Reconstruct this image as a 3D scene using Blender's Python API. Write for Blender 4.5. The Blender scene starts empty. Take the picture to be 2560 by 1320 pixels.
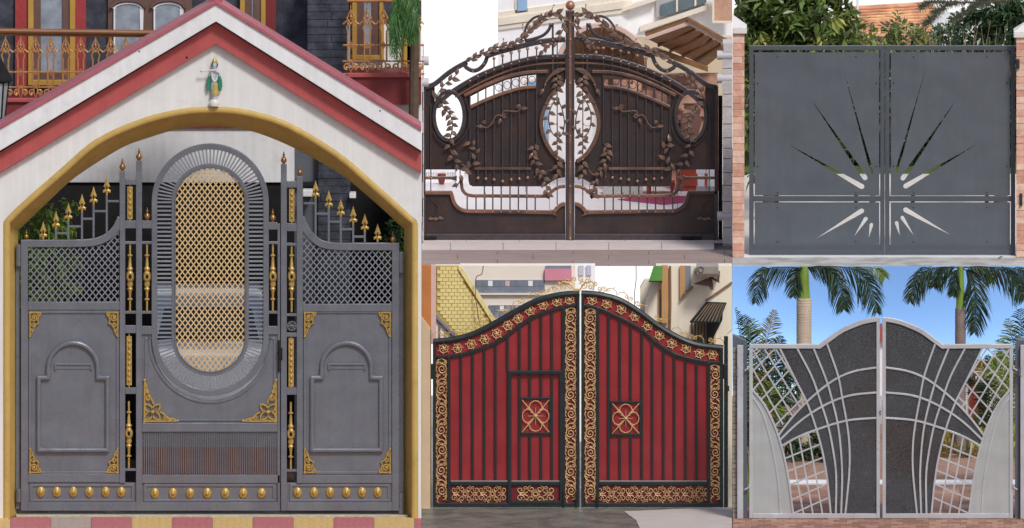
import bpy, bmesh, math, random
from mathutils import Vector, Matrix
from mathutils.geometry import tessellate_polygon
random.seed(7)
R = math.radians
TH = R(6.0); S = math.sin(TH); C = math.cos(TH)      # the camera looks down 6 degrees
PX = 200.0                                           # photograph pixels per metre at the gates
sc = bpy.context.scene
col = sc.collection

# ------------------------------------------------------------------ camera, sky, sun, exposure
cam_d = bpy.data.cameras.new('camera'); cam = bpy.data.objects.new('camera', cam_d); col.objects.link(cam)
cam_d.type = 'ORTHO'; cam_d.ortho_scale = 12.8; cam_d.clip_end = 400
up = Vector((0, S, C)); look = Vector((0, C, -S))
cam.location = Vector((6.4, 0, 0)) + up * 3.3 - look * 40
cam.rotation_euler = (math.pi / 2 - TH, 0, 0)
sc.camera = cam
SUN_EL, SUN_AZ = 46.0, 24.0                          # azimuth: degrees to the right of straight behind the camera
w = bpy.data.worlds.new('World'); sc.world = w; w.use_nodes = True
nt = w.node_tree; bg = nt.nodes['Background']
sky = nt.nodes.new('ShaderNodeTexSky'); sky.sky_type = 'NISHITA'; sky.sun_disc = False
sky.sun_elevation = R(SUN_EL); sky.sun_rotation = R(180 - SUN_AZ)
sky.air_density = 1.0; sky.dust_density = 2.0; sky.ozone_density = 1.0
nt.links.new(sky.outputs[0], bg.inputs[0]); bg.inputs[1].default_value = 0.10
sd = bpy.data.lights.new('sun', 'SUN'); sd.energy = 2.0; sd.angle = R(11); sd.color = (1, .975, .94)
sun = bpy.data.objects.new('sun', sd); col.objects.link(sun)
_s = Vector((math.sin(R(SUN_AZ)) * math.cos(R(SUN_EL)), -math.cos(R(SUN_AZ)) * math.cos(R(SUN_EL)), math.sin(R(SUN_EL))))
sun.rotation_euler = _s.to_track_quat('Z', 'Y').to_euler(); sun.location = (6, -10, 14)
sc.view_settings.view_transform = 'Standard'; sc.view_settings.look = 'None'
sc.view_settings.exposure = 0.0; sc.view_settings.gamma = 1.0
sc.render.engine = 'CYCLES'; sc.cycles.use_denoising = True
sc.cycles.max_bounces = 6; sc.cycles.caustics_reflective = False; sc.cycles.caustics_refractive = False

# ------------------------------------------------------------------ helpers
def sr(r, g, b):
    f = lambda c: (c / 255 / 12.92) if c / 255 <= .04045 else ((c / 255 + .055) / 1.055) ** 2.4
    return (f(r), f(g), f(b))
def P(px, py, y): return Vector((px / PX, y, ((1320 - py) / PX - y * S) / C))
def rowof(p): return 1320 - PX * (p.z * C + p.y * S)
def yground(py, z=0.0): return ((1320 - py) / PX - z * C) / S        # depth where the ground z shows at that row
YT = 16.0; ZT = P(0, 664, YT).z                                      # upper terrace: front edge and height

def cr(pts, n=8, closed=False):
    """Catmull-Rom through the points"""
    pts = [Vector(p) for p in pts]; out = []; m = len(pts)
    rng = m if closed else m - 1
    for i in range(rng):
        if closed: p0, p1, p2, p3 = pts[(i - 1) % m], pts[i], pts[(i + 1) % m], pts[(i + 2) % m]
        else:
            p1, p2 = pts[i], pts[i + 1]
            p0 = pts[i - 1] if i else p1 * 2 - p2
            p3 = pts[i + 2] if i + 2 < m else p2 * 2 - p1
        for k in range(n):
            t = k / n
            out.append(.5 * ((2 * p1) + (p2 - p0) * t + (2 * p0 - 5 * p1 + 4 * p2 - p3) * t * t + (3 * p1 - p0 - 3 * p2 + p3) * t ** 3))
    if not closed: out.append(pts[-1])
    return out
def arc(cx, cy, rx, ry, a0, a1, n=16):
    return [(cx + rx * math.cos(R(a0 + (a1 - a0) * i / n)), cy - ry * math.sin(R(a0 + (a1 - a0) * i / n))) for i in range(n + 1)]
def spiral(cx, cy, r0, r1, a0, turns, n=22, flip=1):
    o = []
    for i in range(n + 1):
        t = i / n; r = r0 + (r1 - r0) * t; a = R(a0) + flip * turns * 2 * math.pi * t
        o.append((cx + r * math.cos(a), cy - r * math.sin(a)))
    return o
def mir(pts, cx): return [(2 * cx - p[0], p[1]) for p in pts]

class MB:
    def __init__(s): s.v = []; s.f = []
    def add(s, vs, fs):
        n = len(s.v); s.v += [tuple(v) for v in vs]; s.f += [tuple(i + n for i in f) for f in fs]; return s
    def wbox(s, x0, x1, y0, y1, z0, z1):
        return s.add([(x0, y0, z0), (x1, y0, z0), (x1, y1, z0), (x0, y1, z0), (x0, y0, z1), (x1, y0, z1), (x1, y1, z1), (x0, y1, z1)],
                     [(0, 1, 5, 4), (1, 2, 6, 5), (2, 3, 7, 6), (3, 0, 4, 7), (4, 5, 6, 7), (3, 2, 1, 0)])
    def box(s, x0, x1, r0, r1, y, d):
        a = P(x0, max(r0, r1), y); b = P(x1, min(r0, r1), y)
        return s.wbox(a.x, b.x, y, y + d, a.z, b.z)
    def prism(s, pts, y, d, holes=()):
        loops = [list(pts)] + [list(h) for h in holes]
        tri = tessellate_polygon([[Vector((p[0], p[1], 0)) for p in l] for l in loops])
        flat = [p for l in loops for p in l]; n = len(flat)
        fr = [P(p[0], p[1], y) for p in flat]; bk = [v + Vector((0, d, 0)) for v in fr]
        fs = [tuple(t) for t in tri] + [tuple(i + n for i in reversed(t)) for t in tri]
        o = 0
        for l in loops:
            m = len(l)
            for i in range(m): a, b = o + i, o + (i + 1) % m; fs.append((a, b, b + n, a + n))
            o += m
        return s.add(fr + bk, fs)
    def strip(s, pts, wd, y, d, closed=False):
        pts = [Vector((p[0], p[1])) for p in pts]; m = len(pts); vs = []
        for i in range(m):
            a = pts[i - 1] if (i or closed) else None; b = pts[(i + 1) % m] if (i < m - 1 or closed) else None
            d1 = (pts[i] - a).normalized() if a is not None else None; d2 = (b - pts[i]).normalized() if b is not None else None
            if d1 is None: d1 = d2
            if d2 is None: d2 = d1
            t = d1 + d2
            t = t.normalized() if t.length > 1e-6 else d1
            nn = Vector((-t.y, t.x)); k = 1 / max(.4, nn.dot(Vector((-d1.y, d1.x))))
            ww = wd[i] if isinstance(wd, (list, tuple)) else wd
            p, q = pts[i] + nn * ww / 2 * k, pts[i] - nn * ww / 2 * k
            A, B = P(p.x, p.y, y), P(q.x, q.y, y); vs += [A, B, B + Vector((0, d, 0)), A + Vector((0, d, 0))]
        fs = []
        for i in range(m if closed else m - 1):
            a, b = 4 * i, 4 * ((i + 1) % m)
            for k in range(4): fs.append((a + k, a + (k + 1) % 4, b + (k + 1) % 4, b + k))
        if not closed: fs += [(3, 2, 1, 0), (4 * m - 4, 4 * m - 3, 4 * m - 2, 4 * m - 1)]
        return s.add(vs, fs)
    def tube(s, pts, r, n=6, closed=False, flat=1.0):
        pts = [Vector(p) for p in pts]; m = len(pts); vs = []
        ref = Vector((0, 1, 0))
        for i in range(m):
            a = pts[i - 1] if (i or closed) else pts[0]; b = pts[(i + 1) % m] if (i < m - 1 or closed) else pts[-1]
            t = (b - a)
            t = t.normalized() if t.length > 1e-9 else Vector((0, 0, 1))
            rf = ref if abs(t.dot(ref)) < .95 else Vector((1, 0, 0))
            u = t.cross(rf).normalized(); w_ = t.cross(u).normalized()
            rr = r[i] if isinstance(r, (list, tuple)) else r
            for k in range(n):
                an = 2 * math.pi * k / n
                vs.append(pts[i] + u * math.cos(an) * rr + w_ * math.sin(an) * rr * flat)
        fs = []
        for i in range(m if closed else m - 1):
            a, b = n * i, n * ((i + 1) % m)
            for k in range(n): fs.append((a + k, a + (k + 1) % n, b + (k + 1) % n, b + k))
        if not closed: fs += [tuple(range(n - 1, -1, -1)), tuple(range(n * (m - 1), n * m))]
        return s.add(vs, fs)
    def ptube(s, pts, r, y, n=6, closed=False, flat=1.0):
        rr = [q / PX for q in r] if isinstance(r, (list, tuple)) else r / PX
        return s.tube([P(p[0], p[1], y) for p in pts], rr, n, closed, flat)
    def lathe(s, prof, c=(0, 0, 0), n=12, sy=1.0):
        """prof: (radius, height) in metres, upwards round the vertical axis"""
        vs = []; m = len(prof); c = Vector(c)
        for (r, h) in prof:
            for k in range(n):
                a = 2 * math.pi * k / n; vs.append(c + Vector((r * math.cos(a), r * math.sin(a) * sy, h)))
        fs = [(n * i + k, n * i + (k + 1) % n, n * (i + 1) + (k + 1) % n, n * (i + 1) + k) for i in range(m - 1) for k in range(n)]
        fs += [tuple(range(n - 1, -1, -1)), tuple(range(n * (m - 1), n * m))]
        return s.add(vs, fs)
    def plathe(s, prof, cx, base, y, n=12, sy=1.0):
        return s.lathe([(r / PX, h / PX) for r, h in prof], P(cx, base, y), n, sy)
    def dome(s, c, rx, rz, h, n=14, rings=5, prof=None):
        """bulge towards the viewer (-y)"""
        prof = prof or [(math.cos(R(90 * i / rings)), math.sin(R(90 * i / rings))) for i in range(rings)] + [(0.03, 1)]
        vs = []; c = Vector(c); m = len(prof)
        for (q, e) in prof:
            for k in range(n):
                a = 2 * math.pi * k / n; vs.append(c + Vector((rx * q * math.cos(a), -h * e, rz * q * math.sin(a))))
        fs = [(n * i + k, n * i + (k + 1) % n, n * (i + 1) + (k + 1) % n, n * (i + 1) + k) for i in range(m - 1) for k in range(n)]
        fs += [tuple(range(n - 1, -1, -1)), tuple(range(n * (m - 1), n * m))]
        return s.add(vs, fs)
    def pdome(s, px, py, r, y, h=None, n=8): return s.dome(P(px, py, y), r / PX, r / PX, (h or r) / PX, n, 3)
    def mesh(s, name='part', smooth=False, fix=True):
        me = bpy.data.meshes.new(name); me.from_pydata(s.v, [], s.f)
        if fix:
            b = bmesh.new(); b.from_mesh(me); bmesh.ops.recalc_face_normals(b, faces=b.faces); b.to_mesh(me); b.free()
        if smooth:
            for p in me.polygons: p.use_smooth = True
            try: me.set_sharp_from_angle(angle=R(40))
            except Exception: pass
        me.update(); return me

def wm(o):
    m = o.matrix_parent_inverse @ o.matrix_basis if o.parent else o.matrix_basis.copy()
    return wm(o.parent) @ m if o.parent else m
def link(name, me, parent=None, mat=None, loc=None, rot=None, scale=None):
    o = bpy.data.objects.new(name, me); col.objects.link(o)
    if loc is not None: o.location = loc
    if rot is not None: o.rotation_euler = rot
    if scale is not None: o.scale = scale
    if parent is not None:
        o.parent = parent; o.matrix_parent_inverse = wm(parent).inverted()
    if mat is not None and me is not None and not me.materials: me.materials.append(mat)
    return o
def part(name, mb, mat, parent=None, smooth=False, bev=0, seg=2):
    me = mb.mesh(name, smooth); o = link(name, me, parent, mat)
    if bev:
        b = o.modifiers.new('bevel', 'BEVEL'); b.width = bev; b.segments = seg; b.limit_method = 'ANGLE'; b.angle_limit = R(35)
    return o
def tag(o, label=None, cat=None, group=None, kind=None):
    if label: o['label'] = label
    if cat: o['category'] = cat
    if group: o['group'] = group
    if kind: o['kind'] = kind
    return o
def thing(name, label, cat, loc, group=None):
    o = bpy.data.objects.new(name, None); col.objects.link(o); o.location = loc; o.empty_display_size = .1
    return tag(o, label, cat, group)
_ub = {}
def unitbox(mat):
    if mat.name not in _ub:
        me = MB().wbox(-.5, .5, -.5, .5, -.5, .5).mesh('bar_' + mat.name); me.materials.append(mat); _ub[mat.name] = me
    return _ub[mat.name]
def bar(name, p, q, wd, y, d, mat, parent):
    """straight flat bar between two picture points; y is its front"""
    A, B = P(p[0], p[1], y), P(q[0], q[1], y); dv = B - A
    return link(name, unitbox(mat), parent, None, (A + B) / 2 + Vector((0, d / 2, 0)), (0, math.atan2(dv.x, dv.z), 0), (wd / PX, d, dv.length))
def rectp(name, x0, x1, r0, r1, y, d, mat, parent, bev=0):
    return part(name, MB().box(x0, x1, r0, r1, y, d), mat, parent, bev=bev)
def brick(name, x0, x1, y0, y1, z0, z1, mat, parent):
    return link(name, unitbox(mat), parent, None, ((x0 + x1) / 2, (y0 + y1) / 2, (z0 + z1) / 2), None, (x1 - x0, y1 - y0, z1 - z0))
def inst(name, me, px, py, y, parent, ang=0, s=1.0, sx=None, rx=0, rz=0):
    k = (sx if sx is not None else s, s, s) if not isinstance(s, tuple) else s
    return link(name, me, parent, None, P(px, py, y), (rx, R(ang), rz), k)
def struct(name, mb, mat, **k): return tag(part(name, mb, mat, **k), kind='structure')
def sheet(x0, x1, y0, y1, z, t=.01): return MB().wbox(x0, x1, y0, y1, z - t, z)

# clip a segment to a convex/concave polygon by sampling: returns the inside runs
def inside(pt, poly):
    x, y = pt; c = False; n = len(poly)
    for i in range(n):
        x1, y1 = poly[i]; x2, y2 = poly[i - 1]
        if (y1 > y) != (y2 > y) and x < (x2 - x1) * (y - y1) / (y2 - y1) + x1: c = not c
    return c
def runs(p, q, test, n=240):
    out = []; st = None; last = None
    for i in range(n + 1):
        t = i / n; pt = (p[0] + (q[0] - p[0]) * t, p[1] + (q[1] - p[1]) * t)
        if test(pt):
            if st is None: st = pt
            last = pt
        elif st is not None:
            out.append((st, last)); st = None
    if st is not None: out.append((st, last))
    return [r for r in out if math.hypot(r[0][0] - r[1][0], r[0][1] - r[1][1]) > 3]

# ------------------------------------------------------------------ materials
def mat(name, rgb, rough=.6, metal=0.0, var=.10, scale=5.0, bump=0.0, bscale=60.0, coat=0.0, island=0.0, streak=0.0, speck=None, spec=.5, rgb2=None, mixscale=3.0, mixlo=.45, mixhi=.6, trans=0.0, buckle=0.0, dirt=None):
    m = bpy.data.materials.new(name); m.use_nodes = True; t = m.node_tree; N = t.nodes; L = t.links
    b = N['Principled BSDF']; b.inputs['Roughness'].default_value = rough; b.inputs['Metallic'].default_value = metal
    b.inputs['Specular IOR Level'].default_value = spec
    if coat: b.inputs['Coat Weight'].default_value = coat; b.inputs['Coat Roughness'].default_value = .15
    g = N.new('ShaderNodeNewGeometry')
    base = N.new('ShaderNodeRGB'); base.outputs[0].default_value = (*rgb, 1); cur = base.outputs[0]
    def noise(scl, det=5, vec=None, rgh=.55):
        n = N.new('ShaderNodeTexNoise'); n.inputs['Scale'].default_value = scl; n.inputs['Detail'].default_value = det; n.inputs['Roughness'].default_value = rgh
        L.new(vec or g.outputs['Position'], n.inputs['Vector']); return n.outputs['Fac']
    def ramp(fac, lo, hi, a=0, c=1):
        r_ = N.new('ShaderNodeMapRange'); r_.inputs['From Min'].default_value = lo; r_.inputs['From Max'].default_value = hi
        r_.inputs['To Min'].default_value = a; r_.inputs['To Max'].default_value = c; L.new(fac, r_.inputs['Value']); return r_.outputs[0]
    def mix(a, b_, fac):
        x = N.new('ShaderNodeMix'); x.data_type = 'RGBA'; L.new(fac, x.inputs[0]); L.new(a, x.inputs[6])
        if isinstance(b_, tuple): x.inputs[7].default_value = (*b_, 1)
        else: L.new(b_, x.inputs[7])
        return x.outputs[2]
    if rgb2 is not None: cur = mix(cur, rgb2, ramp(noise(mixscale, 6), mixlo, mixhi))
    def mul(c_, fac, a, e):
        h = N.new('ShaderNodeHueSaturation'); L.new(c_, h.inputs['Color']); L.new(ramp(fac, .25, .75, a, e), h.inputs['Value']); return h.outputs[0]
    if var: cur = mul(cur, noise(scale), 1 - var, 1 + var)
    if streak:
        mp = N.new('ShaderNodeMapping'); mp.inputs['Scale'].default_value = (14, 14, .9); L.new(g.outputs['Position'], mp.inputs['Vector'])
        cur = mul(cur, noise(1.0, 6, mp.outputs[0]), 1 - streak, 1 + streak * .6)
    if island: cur = mul(cur, g.outputs['Random Per Island'], 1 - island, 1 + island)
    if dirt: cur = mix(cur, dirt[0], ramp(noise(dirt[1], 8, None, .68), .5, .8, 0, dirt[2]))
    if speck: cur = mix(cur, speck[0], ramp(noise(speck[1], 2), speck[2], speck[2] + .06))
    L.new(cur, b.inputs['Base Color'])
    rv = ramp(noise(scale * 2.3), .3, .7, max(.02, rough - .09), min(1, rough + .09)); L.new(rv, b.inputs['Roughness'])
    if bump:
        bp = N.new('ShaderNodeBump'); bp.inputs['Strength'].default_value = bump; bp.inputs['Distance'].default_value = .01
        L.new(noise(bscale, 4), bp.inputs['Height']); L.new(bp.outputs[0], b.inputs['Normal'])
        if buckle:
            b2 = N.new('ShaderNodeBump'); b2.inputs['Strength'].default_value = buckle; b2.inputs['Distance'].default_value = .12
            L.new(noise(2.2, 1), b2.inputs['Height']); L.new(b2.outputs[0], bp.inputs['Normal'])
    if trans:
        tr = N.new('ShaderNodeBsdfTranslucent'); L.new(cur, tr.inputs[0]); ms = N.new('ShaderNodeMixShader'); ms.inputs[0].default_value = trans
        L.new(b.outputs[0], ms.inputs[1]); L.new(tr.outputs[0], ms.inputs[2]); L.new(ms.outputs[0], N['Material Output'].inputs[0])
    return m
def emit(name, rgb, st):
    m = bpy.data.materials.new(name); m.use_nodes = True; t = m.node_tree; t.nodes.clear()
    e = t.nodes.new('ShaderNodeEmission'); o = t.nodes.new('ShaderNodeOutputMaterial'); e.inputs[0].default_value = (*rgb, 1); e.inputs[1].default_value = st
    t.links.new(e.outputs[0], o.inputs[0]); return m
def glass(name, tint, rough=.05):
    return mat(name, tint, rough, 0, .15, 3, spec=.9)

# ------------------------------------------------------------------ plants
def leaf_cloud(blobs, n, size, lim=None, droop=.2, wide=.38, seed=1, yflat=1.0):
    """many leaf-sized kites spread in clumps through ellipsoids ((cx,row,y),(rx,ry,rz px))"""
    rnd = random.Random(seed); mb = MB()
    vol = [b[1][0] * b[1][1] * b[1][2] for b in blobs]; tot = sum(vol)
    for (c, r), v_ in zip(blobs, vol):
        cc = P(c[0], c[1], c[2]); m = int(n * v_ / tot); twigs = max(3, m // 9)
        for _ in range(twigs):
            while True:
                d = Vector((rnd.uniform(-1, 1), rnd.uniform(-1, 1), rnd.uniform(-1, 1)))
                if .1 < d.length <= 1: break
            d = d * (d.length ** -.45)
            base = cc + Vector((d.x * r[0], d.y * r[1] * yflat, d.z * r[2])) / PX
            axis = (d.normalized() + Vector((rnd.gauss(0, .5), rnd.gauss(0, .5), rnd.gauss(0, .5) + .2))).normalized()
            for k in range(9):
                p = base + axis * (k * size * .12)
                side = axis.cross(Vector((rnd.gauss(0, 1), rnd.gauss(0, 1), rnd.gauss(0, 1)))).normalized()
                dr = (side + axis * rnd.uniform(.1, .9) + Vector((0, 0, -droop))).normalized(); L_ = size * rnd.uniform(.6, 1.15)
                q = dr.cross(Vector((rnd.gauss(0, .6), rnd.gauss(0, .6), 1))).normalized() * L_ * wide * .5
                up_ = q.cross(dr).normalized() * L_ * .07
                vs = [p, p + dr * L_ * .5 + q + up_, p + dr * L_ + Vector((0, 0, -droop * L_ * .3)), p + dr * L_ * .5 - q + up_]
                if lim and not all(lim(v) for v in vs): continue
                mb.add(vs, [(0, 1, 2), (0, 2, 3)])
    return mb
def frond(mb, pts3, ll, n, wid, lim=None, seed=1, grav=.5, start=.12, rad=.006, plane=.25, flop=.7):
    """a feather frond: rachis and drooping leaflets"""
    rnd = random.Random(seed); pts = cr(pts3, 8); m = len(pts)
    ok = [p for p in pts if (not lim or lim(p))]
    if len(ok) > 2: mb.tube(ok, [rad * (1 - .75 * i / len(ok)) for i in range(len(ok))], 5)
    for i in range(n):
        t = start + (1 - start) * (i / (n - 1)); f = t * (m - 1); k = min(int(f), m - 2); p = pts[k].lerp(pts[k + 1], f - k)
        tg = (pts[k + 1] - pts[k]).normalized(); nn = tg.cross(Vector((0, 1, 0))).normalized()
        env = math.sin(math.pi * min(.98, .12 + .86 * t)) ** .6
        for sd_ in (-1, 1):
            dr = (nn * sd_ + tg * flop + Vector((rnd.gauss(0, .12), rnd.gauss(0, plane), rnd.gauss(0, .12)))).normalized()
            L_ = ll * env * rnd.uniform(.8, 1.1); q = dr.cross(Vector((rnd.gauss(0, .35), 1, rnd.gauss(0, .35)))).normalized() * wid * .5
            vs = []
            for j, (u, wf) in enumerate(((0, .5), (.4, 1), (.75, .7), (1, .05))):
                c = p + dr * L_ * u + Vector((0, 0, -grav * L_ * u * u)); vs += [c + q * wf, c - q * wf]
            if lim and not all(lim(v) for v in vs): continue
            mb.add(vs, [(0, 1, 3, 2), (2, 3, 5, 4), (4, 5, 7, 6)])
def blades(mb, base, n, h, spread, wid, seed=1, lim=None, lean=(0, 0, 0)):
    rnd = random.Random(seed)
    for _ in range(n):
        a = rnd.uniform(0, 2 * math.pi); s_ = spread * rnd.uniform(.2, 1); d = Vector((math.cos(a) * s_, math.sin(a) * s_ * .6, 1)) + Vector(lean)
        H = h * rnd.uniform(.6, 1.1); b = base + Vector((rnd.gauss(0, .04), rnd.gauss(0, .04), 0)); q = Vector((math.sin(a) * .3 + .9, math.cos(a) * .2, 0)) * wid * .5
        vs = []
        for (u, wf) in ((0, .6), (.45, 1), (.8, .7), (1, .05)):
            c = b + Vector((d.x * H * u * u + d.x * H * u * .4, d.y * H * u, H * (u - .25 * s_ * u * u))); vs += [c + q * wf, c - q * wf]
        if lim and not all(lim(v) for v in vs): continue
        mb.add(vs, [(0, 1, 3, 2), (2, 3, 5, 4), (4, 5, 7, 6)])
# ================================================================== the setting: ground, terrace, sky
def sky_air(name, eye, st):
    m = bpy.data.materials.new(name); m.use_nodes = True; t = m.node_tree; t.nodes.clear(); g = t.nodes.new('ShaderNodeNewGeometry')
    v = t.nodes.new('ShaderNodeVectorMath'); v.operation = 'SUBTRACT'; v.inputs[1].default_value = eye; t.links.new(g.outputs['Position'], v.inputs[0])
    k = t.nodes.new('ShaderNodeVectorMath'); k.operation = 'NORMALIZE'; t.links.new(v.outputs[0], k.inputs[0])
    s = t.nodes.new('ShaderNodeTexSky'); s.sky_type = 'NISHITA'; s.sun_disc = False; s.sun_elevation = R(SUN_EL); s.sun_rotation = R(180 - SUN_AZ); s.air_density = 1.0; s.dust_density = .6; s.ozone_density = 2.0; t.links.new(k.outputs[0], s.inputs['Vector'])
    e = t.nodes.new('ShaderNodeEmission'); e.inputs[1].default_value = st; o = t.nodes.new('ShaderNodeOutputMaterial'); hs_ = t.nodes.new('ShaderNodeHueSaturation'); hs_.inputs['Saturation'].default_value = 1.08; t.links.new(s.outputs[0], hs_.inputs['Color']); t.links.new(hs_.outputs[0], e.inputs[0]); t.links.new(e.outputs[0], o.inputs[0]); return m
m_earth = mat('earth', sr(128, 122, 114), .9, bump=.3, bscale=30)
struct('ground', sheet(-60, 80, -40, 60, -.04, .05), m_earth)
m_terr = mat('terrace_concrete', sr(170, 166, 160), .85, bump=.2)
struct('terrace', MB().wbox(5.27, 22, YT, 30, -.03, ZT - .03), m_terr)
struct('sky', MB().wbox(-40, 60, 37, 37.1, -6, 30), emit('white_sky', (1.0, .985, 1.0), 1.15))
struct('sky', MB().wbox(9.155, 24, YT - .06, YT - .03, -.02, ZT - .004), sky_air('blue_sky', Vector((11, 13.6, -.25)), .29))

# ================================================================== LEFT: grey and gold gate under a gabled arch
m_cream = mat('cream_render', sr(230, 230, 229), .8, var=.05, scale=2, bump=.16, bscale=90, streak=.08, dirt=(sr(190, 186, 178), 2.4, .35))
m_white = mat('white_paint', sr(236, 236, 238), .6, var=.04, bump=.08, streak=.09, dirt=(sr(180, 176, 172), 3.0, .5))
m_redp = mat('dull_red_paint', sr(182, 84, 84), .65, var=.08, bump=.08, streak=.1, dirt=(sr(150, 92, 88), 4.0, .6))
m_must = mat('mustard_paint', sr(198, 166, 94), .55, var=.08, scale=3, bump=.1, streak=.12, dirt=(sr(150, 118, 70), 4.0, .5))
m_grey = mat('grey_metal_paint', sr(113, 117, 128), .3, .2, var=.07, scale=3, bump=.06, bscale=25, streak=.08, buckle=.22, coat=.3, dirt=(sr(140, 134, 124), 7.0, .4))
m_grey_lit = mat('grey_paint_lit', sr(138, 142, 153), .32, .2, var=.08, scale=6, streak=.06, coat=.2)  # lighter copy of the grey: light caught by thin bars is painted in
m_gold = mat('gold_paint', sr(188, 156, 86), .38, .3, var=.28, scale=30, dirt=(sr(110, 84, 50), 40.0, .7))
m_goldl = mat('gold_lattice_paint', sr(222, 192, 140), .45, .25, var=.12, scale=12)
m_bronze = mat('dull_gold_finial', sr(160, 118, 68), .35, .6, var=.15, scale=20)
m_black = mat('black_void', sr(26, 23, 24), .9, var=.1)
m_steel = mat('dull_steel', sr(118, 120, 126), .4, .5)

YW = 1.15
arch_o = [(12, 550), (50, 512), (150, 425), (240, 350), (350, 300), (450, 275), (540, 269), (625, 278), (725, 310), (850, 385), (950, 470), (1042, 552)]
arch_i = [(45, 577), (125, 500), (190, 442), (300, 372), (370, 345), (450, 322), (530, 315), (625, 327), (735, 370), (850, 435), (925, 495), (1010, 572)]
ao = [(p.x, p.y) for p in cr([(p[0], p[1], 0) for p in arch_o], 5)]
ai = [(p.x, p.y) for p in cr([(p[0], p[1], 0) for p in arch_i], 5)]
fl = 1320 - PX * S * YW                        # row of the ground at the wall's foot
wall = thing('arched_gateway', 'cream gabled gateway wall with red and white raking bands and a mustard arch', 'gateway', (2.65, 1.3, 0))
outl = [(-60, fl), (-60, 470), (540, 108), (1053.6, 432), (1053.6, fl), (1042, fl)] + ao[::-1] + [(12, fl)]
part('wall', MB().prism(outl, YW, .45), m_cream, wall)
# splayed reveal: from the front edge to the narrower back edge
mb = MB(); n = len(ao); YB = 1.56
fo = [(12, fl)] + ao + [(1042, fl)]; fi = [(45, 1320 - PX * S * YB)] + ai + [(1010, 1320 - PX * S * YB)]
A = [P(p[0], p[1], YW + .01) for p in fo]; B = [P(p[0], p[1], YB) for p in fi]; A2 = [a + Vector((0, .46, 0)) for a in A]
mb.add(A + B + A2, [(i, i + 1, i + 1 + len(fo), i + len(fo)) for i in range(len(fo) - 1)] + [(i + len(fo), i + 1 + len(fo), i + 1 + 2 * len(fo), i + 2 * len(fo)) for i in range(len(fo) - 1)])
part('arch_reveal', mb, m_must, wall, smooth=True)
rim = [(17, fl)] + [(p[0] * .99 + 5, p[1] + 6) for p in ao] + [(1037, fl)]
part('arch_rim', MB().ptube(rim, 8.5, YW - .004, 10, flat=.7), m_must, wall, smooth=True)
part('red_band', MB().prism([(-60, 412), (540, 56), (1053.6, 380), (1053.6, 433), (540, 110), (-60, 468)], YW - .10, .12), m_redp, wall, bev=.006)
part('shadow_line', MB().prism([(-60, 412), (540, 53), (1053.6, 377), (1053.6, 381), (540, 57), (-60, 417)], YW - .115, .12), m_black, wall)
part('white_band', MB().prism([(-60, 356), (540, 10), (1053.6, 326), (1053.6, 378), (540, 54), (-60, 413)], YW - .24, .5), m_white, wall, bev=.008)
m_pinkcap = mat('pink_coping', sr(176, 96, 108), .6, var=.1, streak=.1)
part('coping', MB().prism([(-60, 346), (540, 0), (1053.6, 317), (1053.6, 327), (540, 11), (-60, 357)], YW - .27, .62), m_pinkcap, wall, bev=.006)
rectp('apex_post', 525, 556, -40, 8, YW - .1, .2, m_redp, wall)
for q in ((348, 129), (950, 277), (467, 144)):
    part('nail_hole', MB().pdome(q[0], q[1], 3.2, YW - .235, 1.5), m_black, wall)
part('threshold', MB().wbox(.2, 5.1, 1.30, 1.62, -.03, .022), mat('threshold_concrete', sr(190, 180, 160), .85, var=.2, scale=12, bump=.3), wall, bev=.008)

# ---- shared ornament meshes (px at the picture scale, +z up)
def shared(mb, m, name, smooth=True):
    me = mb.mesh(name, smooth); me.materials.append(m); return me
LW = 1.0
def L2(pts, r, n=5, flat=1.0, closed=False, mb=None):      # tube in local px coordinates (x right, y up)
    return (mb or MB()).tube([(p[0] / PX, 0, p[1] / PX) for p in pts], [q * LW / PX for q in r] if isinstance(r, (list, tuple)) else r * LW / PX, n, closed, flat)
half = [(2, 0), (3, 8), (9, 6), (10, 12), (5, 15), (3, 19), (8, 22), (5, 30), (2.5, 38), (0, 47)]
pl = half + [(-a, b) for a, b in half[::-1][1:]]
mb = MB(); k = len(pl)
mb.add([(a / PX, -.010, b / PX) for a, b in pl] + [(a / PX, .010, b / PX) for a, b in pl] + [(0, -.022, 12 / PX), (0, -.020, 26 / PX), (0, .022, 12 / PX)], [])
vs = mb.v; mb.f = [(i, (i + 1) % k, (i + 1) % k + k, i + k) for i in range(k)]
for i in range(k):
    cidx = 2 * k if (pl[i][1] + pl[(i + 1) % k][1]) / 2 < 19 else 2 * k + 1
    mb.f += [(i, (i + 1) % k, cidx), (i + k, (i + 1) % k + k, 2 * k + 2)]
mb.add([(0, 0, 0)], [])
me_spear = shared(mb, m_gold, 'spear_head', False)
me_fin = shared(MB().lathe([(4.5 / PX, 0), (5 / PX, 2 / PX), (3 / PX, 4 / PX), (7.5 / PX, 9 / PX), (8 / PX, 13 / PX), (5 / PX, 19 / PX), (2 / PX, 22 / PX), (3.6 / PX, 26 / PX), (1.6 / PX, 29 / PX), (2 / PX, 31 / PX), (.2 / PX, 36 / PX)], n=14), m_bronze, 'finial')
bp_ = [(2.6, 0), (2.6, 28), (6.5, 31), (6.5, 33), (2.6, 36), (4, 52), (7.5, 58), (5, 62), (8, 70), (6, 76), (9.5, 82), (10.5, 90), (8.5, 98), (5.5, 102), (8, 109), (4.5, 114), (3.5, 130), (2.6, 138), (6.5, 141), (6.5, 143), (2.6, 146), (2.6, 170)]
mb = MB().lathe([(r / PX, h / PX) for r, h in bp_], n=12, sy=.75)
L2([(6 * math.cos(R(a)), 89 + 8 * math.sin(R(a))) for a in range(0, 360, 30)], 2.6, 6, closed=True, mb=mb)
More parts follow.
